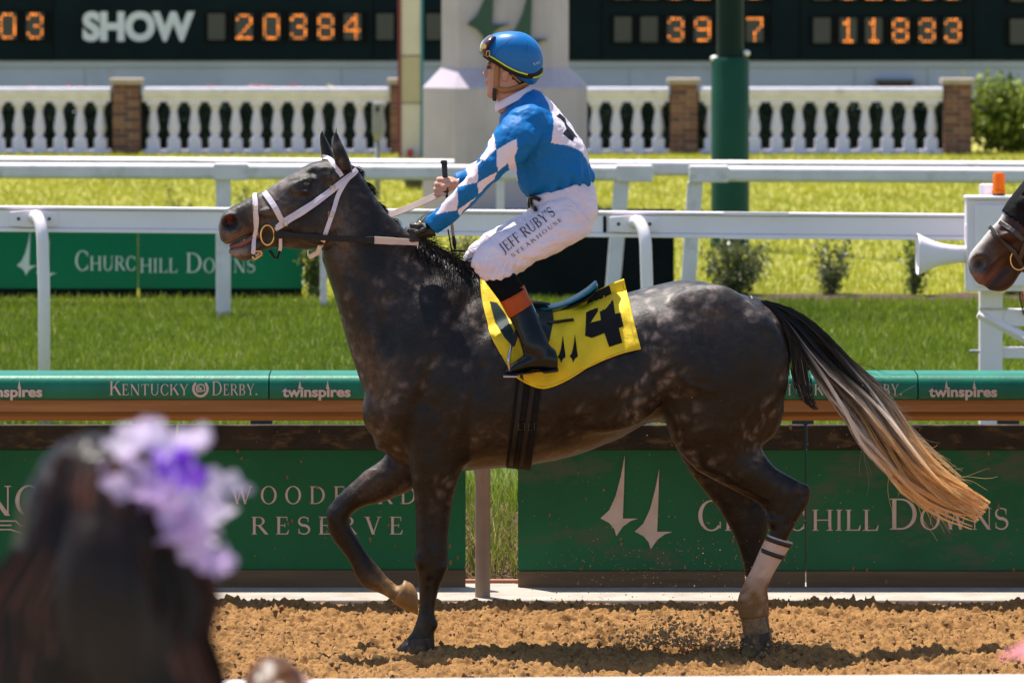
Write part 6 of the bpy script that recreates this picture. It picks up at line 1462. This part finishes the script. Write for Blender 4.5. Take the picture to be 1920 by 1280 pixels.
# --- hands
def finger(mb, pts, r): mb.tube(pts, [r * 1.05, r, r * 1.08, r * .95, r * .8][:len(pts)] if len(pts) <= 5 else r, 9)
def fist(yb, cx, cy, sgn, name, m, wr):
    """closed hand round a near-vertical shaft at (cx, cy); knuckles to the left"""
    mb = MB(); s = FPX / yb
    V_ = lambda px, py, dy: P(px, py, yb + dy)
    loft(mb, [(wr[0], wr[1], wr[2], wr[3], .026), (cx + 22, cy - 14, cx + 14, cy + 10, .028), (cx + 10, cy - 17, cx + 2, cy + 14, .030), (cx - 4, cy - 16, cx - 10, cy + 16, .026), (cx - 10, cy - 12, cx - 14, cy + 12, .016)], n=18, yb=yb)
    for i, (dx, dy) in enumerate(((-5, -14), (-9, -5), (-11, 4.5), (-11, 13.5))):
        x, y = cx + dx, cy + dy; r = (.0098, .0102, .0098, .0086)[i]
        q = [V_(x + 2, y, .018), V_(x - 8, y + 2, .004), V_(x - 7, y + 3, -.022), V_(x + 4, y + 3, -.036), V_(x + 13, y + 2, -.030)]
        q = [q[0], q[0].lerp(q[1], .6), q[1], q[2], q[3], q[4]]; mb.tube(q, [r, r * 1.05, r * 1.08, r, r * .95, r * .8], 9)
    q = [V_(cx + 16, cy - 6, -.018), V_(cx + 8, cy - 3, -.036), V_(cx - 1, cy + 1, -.042), V_(cx - 8, cy + 3, -.040)]; mb.tube(q, [.012, .012, .0112, .009], 9)
    return fuse(name, mb, .0032, 3, m, jk)
H1 = fist(YHZ + .07, 835, 348, 1, 'hand', M_SKIN, (862, 332, 860, 356)); C = np.tile(np.array([.50, .26, .19]), (len(H1.data.vertices), 1)); set_col(H1.data, C)
M_GLOVE = mat('black_glove', (.010, .010, .010), (.018, .016, .015), 30, .5, bump=.3)
fist(YHZ - .10, 785, 434, -1, 'gloved_hand', M_GLOVE, (812, 420, 818, 444))
mb = MB()
for px, py in ((780, 421), (788, 417)): c = P(px, py, YHZ - .13); mb.ell(c, (.008, .004, .005), 8, 6)
mb.build('glove_studs', M_BRASS, jk, smooth=True)
wh = empty('whip', P(835, 380, YHZ + .06)); tag(wh, 'black handled riding whip in the jockey\'s bare hand', 'whip')
yw = YHZ + .045
MB().tube([P(833, 305, yw), P(834, 325, yw), P(837, 362, yw)], [.0125, .0115, .0105], 12).build('grip', mat('whip_grip', (.012, .011, .011), (.03, .03, .03), 60, .6, bump=.6, bscale=160), wh, smooth=True)
c = P(832.5, 303, yw); MB().lathe([(.0145, -.008), (.0145, .004), (.006, .006)], (c.x, c.y, c.z), 12).build('cap', BLACK, wh, auto=40)
MB().tube([P(837, 362, yw), P(840, 385, yw), P(847, 410, yw)], .006, 8).build('shaft', BLACK, wh, smooth=True)
mb = MB()
for i in range(9): q = P(846.6 + .35 * i, 412 + 3.6 * i, yw); mb.ell(q, (.0072, .0072, .0055), 8, 6)
mb.build('braid', mat('braided_tan', (.45, .34, .2), (.3, .2, .1), 60, .6), wh, smooth=True)
MB().tube([P(850, 442, yw), P(852, 455, yw), P(853, 468, yw)], [.006, .010, .004], 8).build('flap', BLACK, wh, smooth=True)
# ---------------------------------------------------------------- outer rail and spectators in front of the track
YO = 13.8
pr = [(0, 0), (-.05, -.02), (-.06, -.07), (-.03, -.11), (.03, -.11), (.06, -.07), (.05, -.02)]
orl = empty('outer_rail', (0, YO, 0)); tag(orl, 'bright white outer rail along the bottom edge of the view', 'rail')
a, b = P(455, 1272, YO), P(1980, 1262, YO)
def O(px): t = (px - 455) / 1525.; return P(px, 1273 - 10 * t, YO)
MB().sweep(pr, O(-1600), O(3600)).build('beam', WHITE, orl, bevel=.008)
for px in (-700, 400, 1500, 2600):
    v = O(px); MB().lathe([(.035, 0), (.035, v.z - .10)], (v.x, YO, 0), 14).build('post', WHITE, orl, auto=40)

def spectator(name, px, ytop, d, label, dress, hairc, skin=(.48, .27, .2), build_hair=None, step_z=.58, hsc=1.0):
    """standing figure seen from behind: feet on the terrace, head top at the given row"""
    top = P(px, ytop, d); H = (top.z - step_z); k = H / 1.70; x, y = top.x, d
    e = empty(name, (x, y, step_z)); tag(e, label, 'person', 'spectators at the outer rail')
    def ring_loft(mb, rows, n=18):
        rows = catmull(rows, 3); m = len(rows)
        for cx, cy, cz, rx, ry in rows:
            for j in range(n):
                t = 2 * math.pi * j / n; mb.v.append((x + (cx + rx * math.cos(t)) * k, y + (cy + ry * math.sin(t)) * k, step_z + cz * k))
        b0 = len(mb.v) - m * n
        mb.f += [(b0 + i * n + j, b0 + i * n + (j + 1) % n, b0 + (i + 1) * n + (j + 1) % n, b0 + (i + 1) * n + j) for i in range(m - 1) for j in range(n)]
        mb.f += [tuple(b0 + j for j in range(n))[::-1], tuple(b0 + (m - 1) * n + j for j in range(n))]
    mb = MB()
    ring_loft(mb, [(0, .0, 1.37, .05, .055), (0, .01, 1.46, .05, .052), (0, .02, 1.50, .055, .075), (0, .02, 1.54, .066, .088), (0, .015, 1.60, .075, .096), (0, .01, 1.65, .068, .085), (0, 0, 1.695, .03, .04)])
    mb.ell((x + .0 * k, y + .115 * k, step_z + 1.575 * k), (.013 * k, .018 * k, .018 * k), 8, 6)
    ring_loft(mb, [(0, 0, .80, .15, .10), (0, 0, .95, .165, .115), (0, 0, 1.08, .125, .09), (0, 0, 1.25, .16, .105), (0, 0, 1.36, .15, .085), (0, 0, 1.40, .06, .06)])
    for sg in (-1, 1):
        ring_loft(mb, [(.09 * sg, 0, .85, .085, .09), (.09 * sg, .01, .5, .058, .062), (.09 * sg, 0, .42, .05, .055), (.09 * sg, -.01, .28, .05, .052), (.09 * sg, 0, .08, .034, .036), (.09 * sg, .02, .02, .038, .06), (.09 * sg, .03, 0, .036, .08)], 14)
        ring_loft(mb, [(.155 * sg, 0, 1.34, .05, .05), (.19 * sg, .0, 1.25, .046, .046), (.215 * sg, .03, 1.05, .038, .04), (.20 * sg, .13, .95, .032, .034), (.14 * sg, .26, .98, .024, .024), (.12 * sg, .31, .99, .035, .018)], 12)
        for fi in range(4): mb.tube([Vector((x + (.12 * sg + (fi - 1.5) * .016) * k, y + .32 * k, step_z + .99 * k)), Vector((x + (.11 * sg + (fi - 1.5) * .016) * k, y + .37 * k, step_z + .985 * k)), Vector((x + (.11 * sg + (fi - 1.5) * .015) * k, y + .39 * k, step_z + .955 * k))], .0075 * k, 6)
        mb.tube([Vector((x + (.12 - .03) * sg * k, y + .29 * k, step_z + .99 * k)), Vector((x + (.12 - .055) * sg * k, y + .33 * k, step_z + .985 * k)), Vector((x + (.12 - .06) * sg * k, y + .36 * k, step_z + .975 * k))], .008 * k, 6)
    fuse('body', mb, .009, 3, mat('spectator_skin', skin, tuple(c * .85 for c in skin), 8, .5), e)
    mb = MB(); ring_loft(mb, [(0, 0, .48, .24, .19), (0, 0, .7, .21, .165), (0, 0, .95, .178, .128), (0, 0, 1.08, .138, .102), (0, 0, 1.25, .172, .117), (0, 0, 1.35, .17, .098), (0, 0, 1.385, .10, .072)], 24)
    mb.build('dress', dress, e, smooth=True)
    hm_ = hair_mat('spectator_hair', .38); st = []
    mbh = MB()
    L_ = 1.0 if build_hair == 'long' else .32
    ring_loft(mbh, [(-.01, -.02, 1.716, .015, .02), (-.012, -.02, 1.706, .038, .05), (-.012, -.025, 1.675, .072, .09), (-.01, -.03, 1.63, .090, .108), (-.006, -.04, 1.57, .104, .112), (-.01, -.055, 1.50, .118, .10), (-.012, -.07, 1.44, .135, .085)] + ([(-.012, -.09, 1.36, .150, .07), (-.01, -.105, 1.26, .160, .055), (-.01, -.11, 1.16, .15, .045), (0, -.105, 1.05, .12, .03)] if build_hair == 'long' else []), 28)
    ho = fuse('hair', mbh, .008, 3, None, e); cc = coords(ho.data); nn = normals(ho.data)
    rid = np.array([noise.noise(Vector(((c[0] - x) * 55, (c[1] - y) * 55, (c[2]) * 4))) for c in cc]); rid2 = np.array([noise.noise(Vector(((c[0] - x) * 9, (c[1] - y) * 9, c[2] * 7))) for c in cc]); setco(ho.data, cc + nn * (rid * .008 + rid2 * .030)[:, None])
    base = np.array(hairc); rr = np.array([noise.noise(Vector(((c[0] - x) * 40, (c[1] - y) * 40, c[2] * 3 + 9))) for c in cc]); set_col(ho.data, np.clip(base * (1 + .6 * rr[:, None]), .002, 1)); ho.data.materials.append(hm_)
    if build_hair == 'long':
        for i in range(900):
            t0 = random.uniform(0, 2 * math.pi); wob = random.uniform(0, 6.28); pts = []
            for cz in (1.70, 1.66, 1.60, 1.52, 1.44, 1.34, 1.24, 1.14, 1.02 - .1 * random.random()):
                rx = np.interp(cz, [1.0, 1.16, 1.26, 1.44, 1.57, 1.65, 1.70], [.14, .165, .168, .146, .112, .080, .045]); ry = np.interp(cz, [1.0, 1.16, 1.26, 1.44, 1.57, 1.65, 1.70], [.04, .05, .06, .09, .116, .108, .074]); cy = np.interp(cz, [1.0, 1.26, 1.5, 1.7], [-.11, -.105, -.05, -.02])
                if math.sin(t0) > .3 and cz < 1.55: ry = .03
                pts.append(Vector((x + (-.01 + .020 * math.sin(cz * 24 + wob * .35) * (cz < 1.62) + rx * math.cos(t0) * (1 + .07 * math.sin(wob + cz * 9) + .05 * math.sin(wob * 2) * (1.7 - cz))) * k, y + (cy + ry * math.sin(t0)) * k, step_z + cz * k)))
            v = random.choice((.4, .7, 1, 1.4, 3.0, 6.0)); warm = np.array([1.25, .85, .7]) if v > 2 else 1; st.append((pts, .0045, .002, [tuple(base * v * warm)] * len(pts)))
        hair('hair_strands', st, hm_, e)
    return e, x, y, step_z, k
M_NAVY = mat('black_dress', (.015, .013, .018), None, 8, .7); M_PINKD = mat('pink_dress', (.62, .28, .26), (.55, .24, .22), 8, .7); M_ROSE = mat('rose_dress', (.5, .2, .25), None, 8, .7)
w_e, wx, wy, wz, wk = spectator('person', 208, 846, 6.9, 'spectator with long dark hair and a lavender flower headpiece, seen from behind', M_NAVY, (.019, .010, .007), build_hair='long')
# flower headpiece
fs_ = empty('flower_headpiece', P(330, 930, 6.9)); tag(fs_, 'lavender and purple tulle flower headpiece in the dark haired spectator\'s hair', 'headpiece')
def petal_mat(n, c1, c2, net=.0):
    m = mat(n, c1, c2, 20, .5, trans=.45, bump=.3)
    if net:                             # open netting: part of the light passes straight through the holes
        nt = m.node_tree; mo = nt.nodes['Material Output']; src = mo.inputs[0].links[0].from_socket; tp = nt.nodes.new('ShaderNodeBsdfTransparent'); mx = nt.nodes.new('ShaderNodeMixShader'); mx.inputs[0].default_value = net
        nt.links.new(src, mx.inputs[1]); nt.links.new(tp.outputs[0], mx.inputs[2]); nt.links.new(mx.outputs[0], mo.inputs[0])
    return m
M_LAV = petal_mat('lavender_tulle', (.60, .42, .72), (.76, .60, .84), .28); M_PUR = petal_mat('purple_petal', (.20, .03, .62), (.30, .09, .72), .15); M_PAL = petal_mat('pale_tulle', (.80, .70, .85), (.70, .58, .80), .35)
def petal(c, r, ax, m, nm):
    ax = Vector(ax).normalized(); u = ax.orthogonal().normalized(); v = ax.cross(u); mb = MB(); n1, n2 = 10, 6; ph = random.uniform(0, 6.28)
    for j in range(n2 + 1):
        for i in range(n1 + 1):
            a = -1.1 + 2.2 * i / n1; q = j / n2; rr = r * q * (1 + .12 * math.sin(5 * a + ph)); lift = r * (.55 * q * q + .10 * math.sin(6 * a + ph) * q)
            mb.v.append(tuple(Vector(c) + (u * math.cos(a + ph) + v * math.sin(a + ph)) * rr + ax * lift))
    mb.f += [(j * (n1 + 1) + i, j * (n1 + 1) + i + 1, (j + 1) * (n1 + 1) + i + 1, (j + 1) * (n1 + 1) + i) for j in range(n2) for i in range(n1)]
    mb.build(nm, m, fs_, smooth=True)
for px, py, r, m, k in ((262, 838, 40, M_PAL, 5), (300, 835, 36, M_PAL, 4), (365, 850, 34, M_PAL, 4), (235, 885, 34, M_LAV, 4), (285, 905, 40, M_LAV, 5), (342, 885, 36, M_PUR, 9), (318, 868, 30, M_PUR, 6), (360, 905, 26, M_PUR, 4), (290, 960, 40, M_LAV, 5), (335, 975, 40, M_LAV, 5), (385, 940, 40, M_PAL, 5), (425, 945, 28, M_PAL, 4), (385, 1000, 40, M_LAV, 5), (395, 1040, 30, M_LAV, 4), (420, 1062, 18, M_LAV, 4), (300, 1000, 26, M_LAV, 4)):
    for i in range(k):
        petal(P(px + random.gauss(0, 5), py + random.gauss(0, 5), 6.78 + random.uniform(-.03, .05)), r / 1500 * random.uniform(.85, 1.5), (random.gauss(0, .5), -1 + random.gauss(0, .3), random.gauss(.3, .5)), m, 'petal')
spectator('person', -250, 1100, 7.4, 'spectator beyond the left edge under a rose hat', M_PINKD, (.05, .03, .02), skin=(.62, .30, .25), step_z=.40)
spectator('person', 538, 1255, 9.0, 'brown haired head just breaking the bottom edge', M_ROSE, (.12, .045, .012), step_z=.30)
p_e, qx_, qy_, qz_, qk_ = spectator('person', 2090, 1215, 7.6, 'spectator at the right edge under a pink hat', M_ROSE, (.10, .05, .03), step_z=.30)
M_PH = petal_mat('pink_tulle', (.85, .28, .36), (.75, .22, .30), .3)
def hat_at(px, py, d, lab):
    hat = empty('pink_hat', P(px, py, d)); tag(hat, lab, 'hat', 'pink hats at the picture edges'); c = P(px, py, d); mb = MB(); n1 = 28
    for r, z in ((.01, .075), (.07, .07), (.095, .03), (.10, .0), (.15, -.01), (.19, -.03)):
        for i in range(n1): a = 2 * math.pi * i / n1; mb.v.append((c.x + r * math.cos(a), c.y + r * math.sin(a), c.z + z + .012 * math.sin(4 * a) * (r > .12)))
    mb.f += [(j * n1 + i, j * n1 + (i + 1) % n1, (j + 1) * n1 + (i + 1) % n1, (j + 1) * n1 + i) for j in range(5) for i in range(n1)]
    mb.build('crown_and_brim', M_PH, hat, smooth=True)
hat_at(2130, 1190, 7.6, 'wide pink tulle hat at the bottom right corner'); hat_at(-215, 1110, 7.4, 'rose hat brim at the left edge beside the dark hair')
